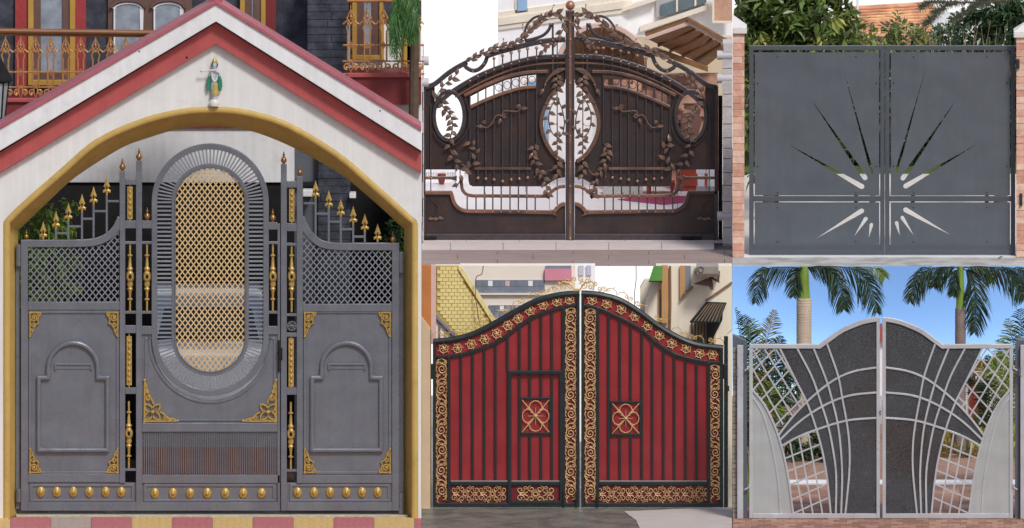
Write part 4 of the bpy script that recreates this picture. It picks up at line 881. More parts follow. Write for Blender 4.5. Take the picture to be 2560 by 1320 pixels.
for i in range(4):
    x_ = 7.54 + i * .125; tag(part('granite_planter', MB().wbox(x_, x_ + .118, 24.5, 24.7, ZT, ZT + .11), m_gran, None, bev=.006), 'speckled granite block in the row beside the low red bench', 'planter', 'granite blocks on the courtyard')
for i, x_ in enumerate((1753, 1778)):
    t_ = thing('pedestal', ['white carved marble pedestal beside the red cabinet', 'plain white marble pedestal next to the stone pillar'][i], 'pedestal', P(x_, 470, 23.3))
    b_ = P(x_, 466, 23.3); part('plinth', MB().wbox(b_.x - .06, b_.x + .055, 23.2, 23.4, ZT, b_.z), m_gran, t_, bev=.008); part('shaft', MB().wbox(b_.x - .045, b_.x + .042, 23.22, 23.38, b_.z, b_.z + .17), m_hw, t_, bev=.01); part('cap', MB().wbox(b_.x - .06, b_.x + .055, 23.2, 23.4, b_.z + .17, b_.z + .21), m_hw, t_, bev=.01)
cp = [(7.72, 23.85), (8.1, 24.35), (8.62, 24.25), (8.62, 23.6), (8.3, 23.25)]
tag(part('carpet', MB().add([(a, b, ZT + .008) for a, b in cp] + [(a, b, ZT + .002) for a, b in cp], [(0, 1, 2, 3, 4), (9, 8, 7, 6, 5)] + [(i, (i + 1) % 5, 5 + (i + 1) % 5, 5 + i) for i in range(5)]), m_mag), 'magenta carpet lying on the pale courtyard tiles', 'carpet')
bt = thing('balustrade', 'low white balustrade at the open end of the courtyard', 'balustrade', (5.6, 26, ZT)); zr = P(0, 430, 26).z
part('rail', MB().wbox(5.28, 5.72, 25.95, 26.1, zr, zr + .03), m_hw, bt); part('base', MB().wbox(5.28, 5.72, 25.95, 26.1, ZT, ZT + .02), m_hw, bt)
for i in range(14): part('baluster', MB().lathe([(.009, 0), (.013, (zr - ZT) * .3), (.007, (zr - ZT) * .6), (.01, zr - ZT)], (5.3 + i * .03, 26.02, ZT), 8), m_hw, bt)
part('end_pier', MB().wbox(5.70, 5.8, 25.9, 26.1, ZT, zr + .05), m_hw, bt)
tag(part('flower_pot', MB().lathe([(.03, 0), (.05, .08), (.055, .13), (.045, .14)], (5.52, 25.7, ZT), 12), m_rw, smooth=True), 'small red pot standing before the white balustrade', 'pot')
# ================================================================== MIDDLE BELOW: red and black gate with gold scrolls
m_rsh = mat('red_sheet', sr(154, 40, 47), .36, var=.12, scale=2.5, bump=.04, streak=.12, buckle=.2, dirt=(sr(120, 50, 54), 6.0, .6)); m_blk = mat('blackgreen_tube', sr(38, 45, 47), .35, .2, var=.15, scale=8)
m_gsc = mat('pale_gold_scroll', sr(220, 180, 128), .45, .2, var=.3, scale=40, dirt=(sr(120, 84, 58), 40.0, .6)); m_gtop = mat('bright_gold_crest', sr(226, 190, 120), .4, .4, var=.15, scale=25); m_rdk = mat('dark_red_sheet', sr(110, 24, 32), .5, var=.1)
YR = yground(1268); YRF = YR - .04
topL = c2([(1083, 852), (1130, 847), (1180, 834), (1230, 810), (1270, 788), (1310, 765), (1350, 747), (1400, 735), (1449, 731)]); topR = c2([(1453, 731), (1500, 735), (1550, 749), (1600, 779), (1640, 809), (1690, 839), (1740, 859), (1808, 868)])
inL = c2([(1088, 892), (1123, 891), (1178, 880), (1243, 855), (1288, 823), (1332, 793), (1377, 776), (1412, 767), (1444, 763)]); inR = c2([(1458, 764), (1495, 771), (1551, 796), (1601, 823), (1636, 853), (1680, 883), (1725, 898), (1770, 906), (1804, 908)])
def row_at(crv, x):
    for a, b in zip(crv, crv[1:]):
        if min(a[0], b[0]) <= x <= max(a[0], b[0]): return a[1] + (b[1] - a[1]) * (x - a[0]) / (b[0] - a[0] + 1e-9)
    return crv[0][1] if x < crv[0][0] else crv[-1][1]
LW = .8
# rosette (radius 10 px), scroll unit (28 x 46 px), emblem, frieze unit, crest curl
mb = MB(); L2(arc(0, 0, 10.5, 10.5, 0, 360, 18)[:-1], 1.5, 5, closed=True, mb=mb)
for a in range(0, 360, 72): L2([(2 * math.cos(R(a)), 2 * math.sin(R(a))), (5.5 * math.cos(R(a + 18)), 5.5 * math.sin(R(a + 18))), (8.5 * math.cos(R(a + 45)), 8.5 * math.sin(R(a + 45)))], [2.6, 2.4, .8], 5, mb=mb)
for a in range(20, 380, 60): L2([(10 * math.cos(R(a)), 10 * math.sin(R(a))), (15 * math.cos(R(a)), 15 * math.sin(R(a)))], [1.2, 1.6], 5, mb=mb)
mb.dome((0, -.004, 0), 3.4 / PX, 3.4 / PX, .014, 8, 3); me_ros = shared(mb, m_gsc, 'rosette')
mb = MB(); L2(spiral(1, 22, 12.5, 2, 250, 1.75, 26), [1.9] * 20 + [1.7, 1.5, 1.3, 1.2, 1.4, 2.2, 2.6], 5, mb=mb)
L2([(-3, 10.5), (-9, 5), (-12, -3), (-6, -7)], [1.6, 1.9, 1.7, 1], 5, mb=mb); L2([(-11, 26), (-14, 34), (-10, 43), (0, 46), (8, 42), (12, 34)], [1.2, 1.6, 1.8, 1.8, 1.6, .9], 5, mb=mb); L2([(13, 20), (14.5, 10), (10, 3), (3, 0)], [1, 1.7, 1.9, 1.2], 5, mb=mb); L2([(-12, 15), (-14.5, 22), (-12, 30)], [1, 2.2, 1], 5, mb=mb); L2([(8, 5), (13, -2)], [1.9, .8], 5, mb=mb); L2([(9, 36), (14, 40)], [1.6, 2], 5, mb=mb); L2([(-6, 40), (-2, 34), (5, 36)], [1.6, 1.8, .8], 5, mb=mb)
for (q0, q1, f_, r_) in ((10, 38, -1, 4.5), (-10, 8, 1, 4.5), (-9, 38, 1, 3.6), (11, 8, -1, 3.4)): L2(spiral(q0, q1, r_, 1.0, 30 * q0, 1.3, 12, f_), 1.25, 5, mb=mb)
for a in range(0, 360, 40): L2([(1 + 12.5 * math.cos(R(a)), 22 + 12.5 * math.sin(R(a))), (1 + 16 * math.cos(R(a + 14)), 22 + 16 * math.sin(R(a + 14)))], [1.9, .7], 5, mb=mb)
me_scr = shared(mb, m_gsc, 'scroll')
mb = MB()
for a in (45, 135, 225, 315):
    c, s_ = math.cos(R(a)), math.sin(R(a)); L2([(3 * c, 3.4 * s_), (52 * c, 60 * s_)], [2.6, 1.6], 6, mb=mb); L2([(18 * c, 21 * s_), (30 * c, 35 * s_)], [3.6, 1.5], 6, mb=mb)
    for k_ in (10, 17, 24): 
        for sg in (-28, 28): L2([(k_ * c, k_ * 1.1 * s_), (k_ * c + 7 * math.cos(R(a + sg)), k_ * 1.1 * s_ + 7 * math.sin(R(a + sg)))], [2.2, .6], 5, mb=mb)
for (ox, oy, a0) in ((0, 23, -35), (0, -23, 145), (-20, 0, 55), (20, 0, 235)):
    L2([(ox + (17 if ox == 0 else 16) * math.cos(R(a0 + t)), oy + (17 if oy else 18) * math.sin(R(a0 + t))) for t in range(0, 251, 25)], 1.8, 6, mb=mb)
for (dx, dy) in ((1, 0), (-1, 0), (0, 1), (0, -1)): L2([(3 * dx, 3 * dy), (20 * dx, 23 * dy)], [1.4, .6], 5, mb=mb)
mb.dome((0, -.008, 0), 5 / PX, 5 / PX, .02, 10, 3); me_emb = shared(mb, m_gsc, 'emblem')
mb = MB(); L2(arc(0, 0, 5, 5, 0, 360, 12)[:-1], 1.5, 5, closed=True, mb=mb)
for a in range(30, 390, 60): L2([(5 * math.cos(R(a)), 5 * math.sin(R(a))), (9 * math.cos(R(a - 18)), 9 * math.sin(R(a - 18))), (12 * math.cos(R(a)), 12 * math.sin(R(a))), (9 * math.cos(R(a + 18)), 9 * math.sin(R(a + 18))), (5 * math.cos(R(a)), 5 * math.sin(R(a)))], 1.3, 5, mb=mb)
for sx in (-1, 1):
    for sy in (-1, 1):
        L2([(sx * p[0], sy * p[1]) for p in spiral(10, 14, 9, 2, 270, 1.3, 16)], 1.5, 5, mb=mb); L2([(sx * p[0], sy * p[1]) for p in spiral(34, 11, 9, 2.2, 180, 1.2, 16, -1)], 1.5, 5, mb=mb)
        L2([(sx * 17, sy * 6), (sx * 23, sy * 2), (sx * 30, sy * 3), (sx * 36, 0)], [1.4, 1.8, 1.8, 2.4], 5, mb=mb)
    L2([(sx * 23 + 3.4 * math.cos(R(t)), 17 + 3.4 * math.sin(R(t))) for t in range(0, 360, 45)], 1.2, 5, closed=True, mb=mb); L2([(sx * 23 + 3.4 * math.cos(R(t)), -17 + 3.4 * math.sin(R(t))) for t in range(0, 360, 45)], 1.2, 5, closed=True, mb=mb)
me_frz = shared(mb, m_gsc, 'frieze_scroll')
mb = MB(); L2([(-22, 0), (-18, 10), (-8, 16), (2, 14), (8, 6)], [1, 1.3, 1.4, 1.4, 1.2], 5, mb=mb); L2(spiral(4, 8, 6, 1.4, 60, 1.4, 16, -1), 1.2, 5, mb=mb); L2(spiral(16, 9, 6, 1.4, 200, 1.5, 16), 1.2, 5, mb=mb); L2([(10, 6), (14, 0), (22, -2)], [1.2, 1.2, .8], 5, mb=mb); L2([(-8, 16), (-12, 22)], [1.4, .5], 5, mb=mb)
me_crs = shared(mb, m_gtop, 'crest_scroll')
def red_leaf(label, L, x_st, x_en, top, inn, x_in0, x_in1, orn, bars_, emb, door):
    g = thing('gate_leaf', label, 'gate', ((x_st + x_en) / 2 / PX, YR, 0))
    shp = [(x_st + 3, 1262)] + [p for p in top if x_st <= p[0] <= x_en] + [(x_en - 3, 1262)]
    part('red_sheet', MB().prism(shp, YR + .012, .008), m_rsh, g)
    part('top_rail', MB().ptube([(p[0], p[1] + 2) for p in top], 7.5, YRF + .03, 8), m_blk, g, smooth=True); part('arch_rail', MB().strip(inn, 8, YRF + .012, .035), m_blk, g, bev=.006)
    for (a, b) in ((x_st, x_st + 8), (x_en - 8, x_en)): rectp('stile', a, b, row_at(top, (a + b) / 2), 1268, YRF, .06, m_blk, g, .006)
    rectp('bottom_rail', x_st + 8, x_en - 8, 1257, 1268, YRF + .004, .052, m_blk, g, .006)
    for a in (x_in0, x_in1): rectp('inner_stile', a - 4, a + 4, row_at(inn, a), 1257, YRF + .008, .045, m_blk, g, .005)
    rectp('mid_rail', x_in0 + 4, x_in1 - 4, 1204, 1213, YRF + .008, .045, m_blk, g, .005)
    part('frieze_sheet', MB().box(x_in0 + 4, x_in1 - 4, 1213, 1257, YR + .004, .006), m_rdk, g)
    for o in orn:
        part('column_sheet', MB().box(o - 14, o + 14, row_at(inn, o), 1257, YR + .004, .006), m_rdk, g)
        r = 1254; k_ = 0; tp = row_at(inn, o) + 8
        nu = int((1254 - tp) / 45); st_ = (1254 - tp) / nu
        for k_ in range(nu):
            link('scroll', me_scr, g, None, P(o, 1254 - k_ * st_ - 4, YRF + .026), None, (-1 if (k_ % 2) else 1, 1, st_ / 46))
    for b in bars_:
        for (a, e) in b[1]: bar('bar', (b[0], a), (b[0], e), 5.6, YRF + .018, .03, m_blk, g)
    ex0, ex1, er0, er1 = emb
    part('emblem_frame', MB().strip([(ex0 + 2, er0 + 2), (ex1 - 2, er0 + 2), (ex1 - 2, er1 - 2), (ex0 + 2, er1 - 2)], 5, YRF + .012, .035, True), m_blk, g, bev=.004)
    link('emblem', me_emb, g, None, P((ex0 + ex1) / 2, (er0 + er1) / 2, YRF + .02), None, ((ex1 - ex0) / 84, 1, (er1 - er0) / 96))
    part('bead', MB().box(x_in0 + 5, x_in1 - 5, 1201, 1204, YRF + .01, .03), mat('pale_bead', sr(150, 130, 130), .5), g)
    return g
def spans(x, inn, emb=None, lo=1204):
    t = row_at(inn, x)
    return [(t, emb[2]), (emb[3], lo)] if emb and emb[0] - 1 <= x <= emb[1] + 1 else [(t, lo)]
embL, embR = (1300, 1378, 994, 1086), (1526, 1603, 1003, 1089)
bl = [(1269, [(row_at(inL, 1269), 926)])] + [(x, [(row_at(inL, x), 1204)]) for x in (1153, 1182, 1211, 1239)] + [(x, [(row_at(inL, x), 926), (937, embL[2]), (embL[3], 1204)] if 1305 < x < 1374 else [(row_at(inL, x), 926), (937, 1204)]) for x in (1299, 1325, 1353, 1380)]
g = g_left = red_leaf('red gate leaf with an inset wicket door, black bars and gold scrollwork', 1, 1082, 1449, topL, inL, 1122, 1409, (1104, 1427), bl, embL, True)
part('wicket_frame', MB().strip([(1274, 1254), (1274, 931), (1404, 931), (1404, 1254)], 9, YRF - .008, .05), m_blk, g, bev=.006)
part('wicket_frame', MB().box(1270, 1408, 1252, 1260, YRF - .006, .05), m_blk, g, bev=.004)
for x in (1163, 1231, 1331): link('frieze_scroll', me_frz, g, None, P(x if x < 1300 else 1339, 1235, YRF + .026), None, (.82 if x < 1300 else 1.12, 1, .92))
for q in ((111, 413), (181, 412), (250, 392), (317, 368), (378, 338), (433, 297), (485, 262), (545, 222), (611, 193), (680, 177), (744, 168)): inst('rosette', me_ros, 1054 + q[0] / 2.0116, 666 + q[1] / 2.0116, YRF + .03, g, random.uniform(0, 60), 1.0)
for (x, f) in ((1100, 1), (1140, 1), (1185, 1), (1225, -1), (1262, 1), (1300, 1), (1340, 1), (1378, -1)):
    sl = math.degrees(math.atan2(row_at(topL, x + 8) - row_at(topL, x - 8), 16)); link('crest_scroll', me_crs, g, None, P(x, row_at(topL, x) - 6, YRF + .03), (0, R(sl), 0), (f * .95, 1, .95))
for x in (1408, 1440): part('drop_bolt', MB().plathe([(2, 0), (2, 60)], x, 1286, YRF - .02, 8), m_blk, g)
br = [(x, spans(x, inR, embR if 1530 < x < 1600 else None)) for x in (1522, 1550, 1577, 1605, 1631, 1659, 1686, 1714, 1741.5)]
g = red_leaf('red gate leaf of plain barred panels with gold scroll columns and one square emblem', -1, 1453, 1808, topR, inR, 1494, 1772, (1476, 1788), br, embR, False)
for x in (1529, 1598, 1667, 1736): link('frieze_scroll', me_frz, g, None, P(x, 1236, YRF + .026), None, (.82, 1, .92))
for q in ((858, 170), (932, 187), (1005, 215), (1073, 250), (1138, 298), (1197, 345), (1259, 388), (1331, 412), (1398, 437), (1463, 443)): inst('rosette', me_ros, 1054 + q[0] / 2.0116, 666 + q[1] / 2.0116, YRF + .03, g, random.uniform(0, 60), 1.0)
for (x, f) in ((1522, -1), (1560, 1), (1600, -1), (1650, -1), (1696, 1), (1740, -1), (1790, -1)):
    sl = math.degrees(math.atan2(row_at(topR, x + 8) - row_at(topR, x - 8), 16)); link('crest_scroll', me_crs, g, None, P(x, row_at(topR, x) - 6, YRF + .03), (0, R(sl), 0), (f * .95, 1, .95))
part('drop_bolt', MB().plathe([(2, 0), (2, 60)], 1493, 1288, YRF - .02, 8), m_blk, g)
# crown over the meeting stiles belongs to the left leaf's crest
mb = MB()
for sx in (-1, 1):
    for (cx_, cy_, r_, a0, fl_) in ((16, 14, 11, 200, 1), (34, 10, 8, 60, -1), (26, 26, 8, 300, 1), (8, 30, 7, 90, -1), (46, 18, 6, 90, 1), (56, 6, 7, 120, -1)):
        L2([(sx * p[0], p[1]) for p in spiral(cx_, cy_, r_, 1.6, a0, 1.5, 16, fl_)], 1.6, 5, mb=mb)
    L2([(sx * 4, 0), (sx * 20, 22), (sx * 36, 24), (sx * 50, 12)], [2, 2.6, 2.2, 1], 5, mb=mb)
cg = g_left; me_ = shared(mb, m_gtop, 'crown_scroll'); link('crown_scroll', me_, cg, None, P(1443, 728, YRF + .03))
part('crown_foot', MB().box(1432, 1448, 722, 730, YRF + .02, .03), m_gtop, cg)
for (lb, x0, x1, t) in (('black gate post with a hinge against the orange wall', 1069, 1078, 825), ('black gate post standing against the cream alley wall', 1810, 1820, 840)):
    t_ = thing('gate_post', lb, 'post', ((x0 + x1) / 2 / PX, YR, 0)); part('post', MB().wbox(x0 / PX, x1 / PX, YR - .03, YR + .03, 0, P(0, t, YR).z), m_blk, t_, bev=.006)
    part('hinge', MB().box(x0 - (4 if x0 < 1200 else 2), x1 + (6 if x0 < 1200 else 0), 910, 948, YR - .05, .05), m_blk, t_, bev=.01); part('lug', MB().box(x0 - 6 if x0 < 1200 else x1 - 6, x0 if x0 < 1200 else x1 + 3, 965, 978, YR - .04, .04), m_blk, t_)

# ---- ground of the alley
m_wet = mat('wet_concrete', sr(128, 126, 116), .42, var=.2, scale=5, bump=.2, bscale=30, rgb2=sr(96, 96, 90), mixscale=2.6, mixlo=.42, mixhi=.6, spec=.7, dirt=(sr(164, 158, 146), 4.0, .7)); m_dry = mat('dry_concrete', sr(204, 194, 186), .8, var=.08, scale=3, bump=.15)
struct('alley', sheet(5.274, 9.15, -14, 15.9, -.004, .02), m_wet)
dy = [(1560, 1278), (1700, 1272), (1830, 1268), (1830, 1330), (1604, 1330), (1590, 1300)]
gp = lambda px, py, z=0: Vector((px / PX, yground(py, z), z))
struct('dry_patch', MB().add([gp(a, b, .002) for a, b in dy] + [gp(a, b, -.006) for a, b in dy], [tuple(range(6)), tuple(range(11, 5, -1))] + [(i, (i + 1) % 6, 6 + (i + 1) % 6, 6 + i) for i in range(6)]), m_dry)
# ---- walls and buildings behind the red gate
m_or = mat('orange_paint', sr(208, 132, 74), .7, var=.1, streak=.1); m_pk = mat('pale_pink_paint', sr(226, 190, 184), .7, var=.06); m_cw = mat('cream_wall', sr(226, 196, 160), .8, var=.08, scale=3, bump=.1, streak=.08); m_yb = mat('yellow_tile', sr(240, 226, 156), .5, var=.14, scale=20); m_yj = mat('yellow_mortar', sr(196, 168, 88), .8)
m_fw2 = mat('far_cream', sr(252, 240, 226), .8, var=.04, scale=2); m_glz = mat('grey_glazing', sr(138, 146, 160), .15, var=.2, scale=6, spec=.8); m_pink = mat('pink_panel', sr(232, 150, 172), .6, var=.05); m_farw = mat('far_white', sr(253, 253, 253), .8, var=.02)
t_ = thing('boundary_wall', 'orange and cream boundary wall at the gate hinge side', 'wall', (5.33, 1.7, 0))
part('cream_base', MB().prism([(1054.6, 796), (1076, 824), (1076, 1284), (1054.6, 1286)], YR - .12, .25), m_cw, t_); part('orange_upper', MB().box(1054.6, 1078, 664.6, 830, YR + .3, .2), m_or, t_); part('pink_pilaster', MB().box(1078, 1090, 664.6, 860, YR + .32, .2), m_pk, t_)
yt = 3.2
t_ = thing('yellow_tiled_building', 'yellow brick tiled building with a raking edge beside the orange wall', 'building', (5.8, yt, 0))
poly = [(1090, 664.6), (1153, 664.6), (1240, 806), (1250, 1000), (1090, 1000)]
yel = [(1092, 664.6), (1146, 664.6), (1232, 806), (1228, 870), (1168, 876), (1090, 788)]
part('wall', MB().prism(poly, yt + .02, .2), m_fw2, t_); part('mortar', MB().prism(yel, yt, .02), m_yj, t_)
for i in range(23):
    r = 667 + i * 9.2
    for j in range(13):
        x = 1086 + j * 14.5 + (7 if i % 2 else 0) 
        if inside((x + 1, r + 1), yel) and inside((x + 12, r + 1), yel) and inside((x + 1, r + 8), yel) and inside((x + 12, r + 8), yel):
            p0, p1 = P(x, r + 8, yt), P(x + 13, r, yt); brick('brick', p0.x, p1.x, yt - .008 - random.uniform(0, .004), yt + .004, p0.z, p1.z, m_yb, t_)
part('raking_edge', MB().strip([(1149.5, 669), (1238, 808)], 10, yt - .04, .08), m_yb, t_); part('raking_sill', MB().strip([(1090, 790), (1136, 838)], 7, yt - .03, .06), m_glz, t_)
for x in (1098, 1113, 1126): part('window_bar', MB().box(x, x + 3, 800 + (x - 1098), 868, yt - .01, .03), m_glz, t_)
yf = 10.0
t_ = thing('apartment_block', 'distant cream apartment block with ribbon windows and a pink panel', 'building', (6.4, yf, 0))
part('wall', MB().box(1150, 1438, 664.6, 1120, yf, .3), m_fw2, t_)
for (x0, x1, r0, r1, n_) in ((1190, 1362, 700, 733, 12), (1222, 1300, 763, 797, 6)):
    f_ = part('ribbon_window', MB().box(x0, x1, r0, r1, yf - .02, .03), m_glz, t_); w_ = (x1 - x0) / n_
    for k_ in range(n_):
        part('pane', MB().box(x0 + k_ * w_ + 1.5, x0 + (k_ + 1) * w_ - 1.5, r0 + 2, r0 + 15, yf - .026, .008), [m_glz, m_glz, m_farw, m_glz, m_glz, m_pk, m_glz][k_ % 7], f_); part('pane', MB().box(x0 + k_ * w_ + 1.5, x0 + (k_ + 1) * w_ - 1.5, r0 + 17, r1 - 1, yf - .026, .008), m_glz, f_)
    part('sill', MB().box(x0 - 4, x1 + 4, r1, r1 + 4, yf - .05, .06), m_fw2, t_)
part('pink_panel', MB().box(1362, 1429, 673, 701, yf - .06, .08), m_pink, t_); part('pale_window', MB().box(1364, 1428, 664.6, 672, yf - .02, .03), m_glz, t_)
t_ = thing('white_block', 'distant plain white building with two small windows', 'building', (7.3, 10.5, 0)); struct('sky', MB().wbox(5.28, 9.15, YT - .06, YT - .03, -.02, ZT - .004), bpy.data.materials['white_sky']); part('wall', MB().box(1438, 1488, 664.6, 1120, 10.4, .3), m_farw, t_)  # this sky sheet is added, glowing in place of a washed-out white building
for x in (1447, 1466): part('window', MB().box(x, x + 12, 664.6, 688, 10.37, .03), mat('pale_glass', sr(206, 204, 222), .2), t_)
ya = 4.2
rb = thing('alley_building', 'cream alley building with tan shutters and barred window awning', 'building', (8.7, ya, 0)); m_ab = mat('warm_white_wall', sr(250, 240, 218), .8, var=.05, scale=2, streak=.06); m_tan = mat('tan_shutter', sr(206, 158, 106), .6, var=.1); m_gw = mat('green_awning', sr(86, 140, 58), .7, var=.25, scale=16); m_pip = mat('brown_pipe', sr(140, 112, 88), .6, var=.15)
part('wall', MB().prism([(1640, 664.6), (1830, 664.6), (1830, 1000), (1612, 1000), (1612, 760)], ya, .3), m_ab, rb)
part('lower_wing', MB().prism([(1600, 720), (1612, 700), (1656, 700), (1656, 1000), (1600, 1000)], ya + .3, .2), m_ab, rb)
for (x0, x1, r0, r1) in ((1619, 1631, 738, 812), (1645, 1654, 734, 812)):
    pts = [(x0, r1), (x0, r0)] + arc((x0 + x1) / 2, r0, (x1 - x0) / 2, 10, 180, 0, 8) + [(x1, r0), (x1, r1)]; f_ = part('window', MB().prism(pts, ya + .27 if x1 < 1650 else ya - .02, .03), m_tan, rb); part('pane', MB().box(x0 + 3, x1 - 1, r0 + 4, r1 - 3, ya + .25 if x1 < 1650 else ya - .03, .02), m_glz, f_)
part('corner_pier', MB().box(1654, 1670, 664.6, 808, ya - .1, .12), m_tan, rb); part('downpipe', MB().ptube([(1675, 664.8), (1676, 760), (1674, 840)], 3, ya - .04, 8), m_pip, rb)
f_ = part('window', MB().box(1712, 1727, 664.6, 726, ya - .02, .03), m_glz, rb); part('shutter', MB().prism([(1700, 664.6), (1713, 664.6), (1713, 726), (1700, 748)], ya - .05, .04), m_tan, f_); part('sill', MB().strip([(1700, 750), (1732, 716)], 4, ya - .06, .05), m_pip, f_)
aw = part('green_awning', MB().add([P(1634, 664.7, ya - .1), P(1656, 664.7, ya - .1), P(1656, 702, ya - .45), P(1622, 702, ya - .45), P(1656, 705, ya - .1), P(1622, 705, ya - .1)], [(0, 1, 2, 3), (2, 3, 5, 4), (1, 2, 4), (0, 3, 5)]), m_gw, rb)
bw = part('barred_awning', MB().add([P(1766, 757, ya - .05), P(1812, 760, ya - .05), P(1796, 804, ya - .5), P(1726, 804, ya - .5)], [(0, 1, 2, 3)]), m_blk, rb)
for k_ in range(9):
    t = k_ / 8; a, b = P(1766 + 46 * t, 757 + 3 * t, ya - .06), P(1726 + 70 * t, 804, ya - .51); part('awning_bar', MB().tube([a, b], .007, 5), m_pip, bw)
part('awning_frame', MB().tube([P(1726, 805, ya - .52), P(1796, 805, ya - .52), P(1815, 758, ya - .06), P(1766, 756, ya - .06), P(1726, 805, ya - .52)], .011, 6), m_blk, bw)
wp = part('barred_window', MB().box(1728, 1790, 806, 880, ya - .02, .03), mat('cream_blind', sr(226, 206, 166), .6), rb)
for k_ in range(8): part('window_bar', MB().box(1729 + k_ * 7.6, 1731.5 + k_ * 7.6, 804, 880, ya - .06, .02), m_blk, wp)
part('dark_side', MB().prism([(1768, 760), (1808, 762), (1806, 800), (1780, 850), (1768, 880)], ya - .09, .04), m_blk, bw)
part('stair_line', MB().strip([(1764, 752), (1830, 706)], 3.5, ya - .04, .04), m_pip, rb)
ac = thing('air_conditioner', 'air conditioner on a rusty bracket on the cream alley wall', 'air conditioner', P(1770, 700, ya - .2)); m_acb = mat('grey_casing', sr(150, 142, 136), .5, var=.1); m_rst = mat('rusty_bracket', sr(112, 92, 82), .8, var=.25, scale=20)
part('casing', MB().box(1741, 1796, 664.7, 686, ya - .4, .35), m_acb, ac, bev=.01); part('fan_grille', MB().ptube([(p[0], p[1]) for p in arc(1752, 674, 7, 7, 0, 360, 12)[:-1]], 1, ya - .41, 5, True), m_rst, ac)
part('shelf', MB().box(1738, 1800, 686, 692, ya - .44, .4), m_rst, ac); part('bracket', MB().prism([(1734, 710), (1780, 692), (1784, 724), (1776, 726), (1772, 716)], ya - .3, .04), m_rst, ac); part('bracket', MB().strip([(1796, 690), (1796, 704), (1778, 694)], 5, ya - .36, .04), m_rst, ac)
t_ = thing('alley_wall', 'plain cream wall edge beyond the black gate post', 'wall', (9.13, 1.6, 0)); part('wall', MB().prism([(1817, 838), (1830.6, 828), (1830.6, 1282), (1820, 1282)], YR + .05, .3), m_ab, t_)
wr = thing('power_cable', 'thin dark cable hanging in front of the white building', 'cable', P(1588, 760, 9)); part('cable', MB().ptube(c2([(1590, 664.8), (1590, 700), (1586, 740), (1588, 790)]), 1, 9.0, 5), m_blk, wr)
br_ = thing('bare_vine', 'dry bare vine hanging down the yellow tiled wall', 'vine', P(1190, 800, 3.1)); part('stem', MB().ptube(c2([(1208, 664.8), (1204, 685), (1190, 695), (1189, 740), (1194, 780), (1200, 815)]), 1.3, 3.1, 5), m_pip, br_)
# ================================================================== RIGHT ABOVE: flat slate-grey gate with sunburst slits
m_sl = mat('slate_grey_powder', sr(95, 101, 109), .4, .1, var=.06, scale=1.5, bump=.05, bscale=140, streak=.06, buckle=.16, dirt=(sr(122, 122, 122), 7.0, .25)); m_slf = mat('slate_grey_frame', sr(82, 87, 96), .45, .05, var=.06, scale=3); m_bolt = mat('dark_bolt', sr(44, 46, 50), .5)
YS = yground(638, ZT); YSF = YS - .03
def slit(tip, a, b):
    m = ((a[0] + b[0]) / 2, (a[1] + b[1]) / 2); d = (m[0] - tip[0], m[1] - tip[1]); L_ = math.hypot(*d); d = (d[0] / L_, d[1] / L_); r = math.hypot(a[0] - b[0], a[1] - b[1]) / 2
    return [tip, a, (m[0] + (a[0] - m[0]) * .7 + d[0] * r * .7, m[1] + (a[1] - m[1]) * .7 + d[1] * r * .7), (m[0] + d[0] * r, m[1] + d[1] * r), (m[0] + (b[0] - m[0]) * .7 + d[0] * r * .7, m[1] + (b[1] - m[1]) * .7 + d[1] * r * .7), b]
U_L = [((2108.7, 173.6), (2176, 431.7), (2183.5, 429)), ((2027, 247.5), (2157, 447.7), (2168, 441)), ((1969, 359.7), (2151, 472), (2158, 461))]
D_L = [((2038, 597.7), (2151, 522), (2158, 532)), ((2135, 591), (2160, 544.5), (2169, 549)), ((2172, 594.7), (2174, 561), (2183, 562.5))]
U_R = [((2313, 176), (2237, 429), (2244.5, 431.6)), ((2392, 247.5), (2252, 442), (2262, 449)), ((2443.8, 359.7), (2261, 460), (2267, 471))]
D_R = [((2377, 587.6), (2261, 530), (2267, 519)), ((2285, 589.6), (2252, 547), (2259.5, 541)), ((2249.6, 589.6), (2237, 558), (2246, 556))]
def grey_leaf(label, xs, xe, px0, px1, U, D, bolts):
    g = thing('gate_leaf', label, 'gate', ((xs + xe) / 2 / PX, YS, ZT))
    part('upper_panel', MB().prism([(px0, 131), (px1, 131), (px1, 488.2), (px0, 488.2)], YSF + .018, .005, [slit(*s_) for s_ in U]), m_sl, g)
    part('lower_panel', MB().prism([(px0, 506), (px1, 506), (px1, 612), (px0, 612)], YSF + .018, .005, [slit(*s_) for s_ in D]), m_sl, g)
    part('frame', MB().strip([(xs + 5.5, 632), (xs + 5.5, 120), (xe - 5.5, 120), (xe - 5.5, 632)], 11, YSF, .05, True), m_slf, g, bev=.004)
    rectp('mid_rail', xs + 11, xe - 11, 490.5, 503.5, YSF + .002, .046, m_slf, g, .004); rectp('kick_plate', xs + 11, xe - 11, 612, 628, YSF + .003, .046, m_slf, g, .004)
    for x in (px0 + 55, px1 - 58): part('panel_bracket', MB().box(x - 5, x + 5, 484, 510, YSF + .026, .01), m_bolt, g)
    for r in (210, 415):
        for (a, b) in ((xs + 9, px0 + 4), (px1 - 4, xe - 9)): part('panel_bracket', MB().box(a, b, r - 3, r + 3, YSF + .026, .01), m_bolt, g)
    for (x, r) in bolts: part('bolt', MB().pdome(x, r, 2.0, YSF + .018, 1.6), m_bolt, g)
    return g
bl_ = lambda a, b: [(a + 57, 142), (b - 58, 142), (a + 7, 208), (b - 7, 208), (a + 7, 416), (b - 7, 416), (a + 57, 482), (b - 58, 482), (a + 57, 519), (b - 58, 519), (a + 57, 604), (b - 58, 604)]
grey_leaf('slate grey sheet gate leaf with sunburst slits beside the magnolia tree', 1873, 2211.5, 1887, 2198, U_L, D_L, bl_(1887, 2198))
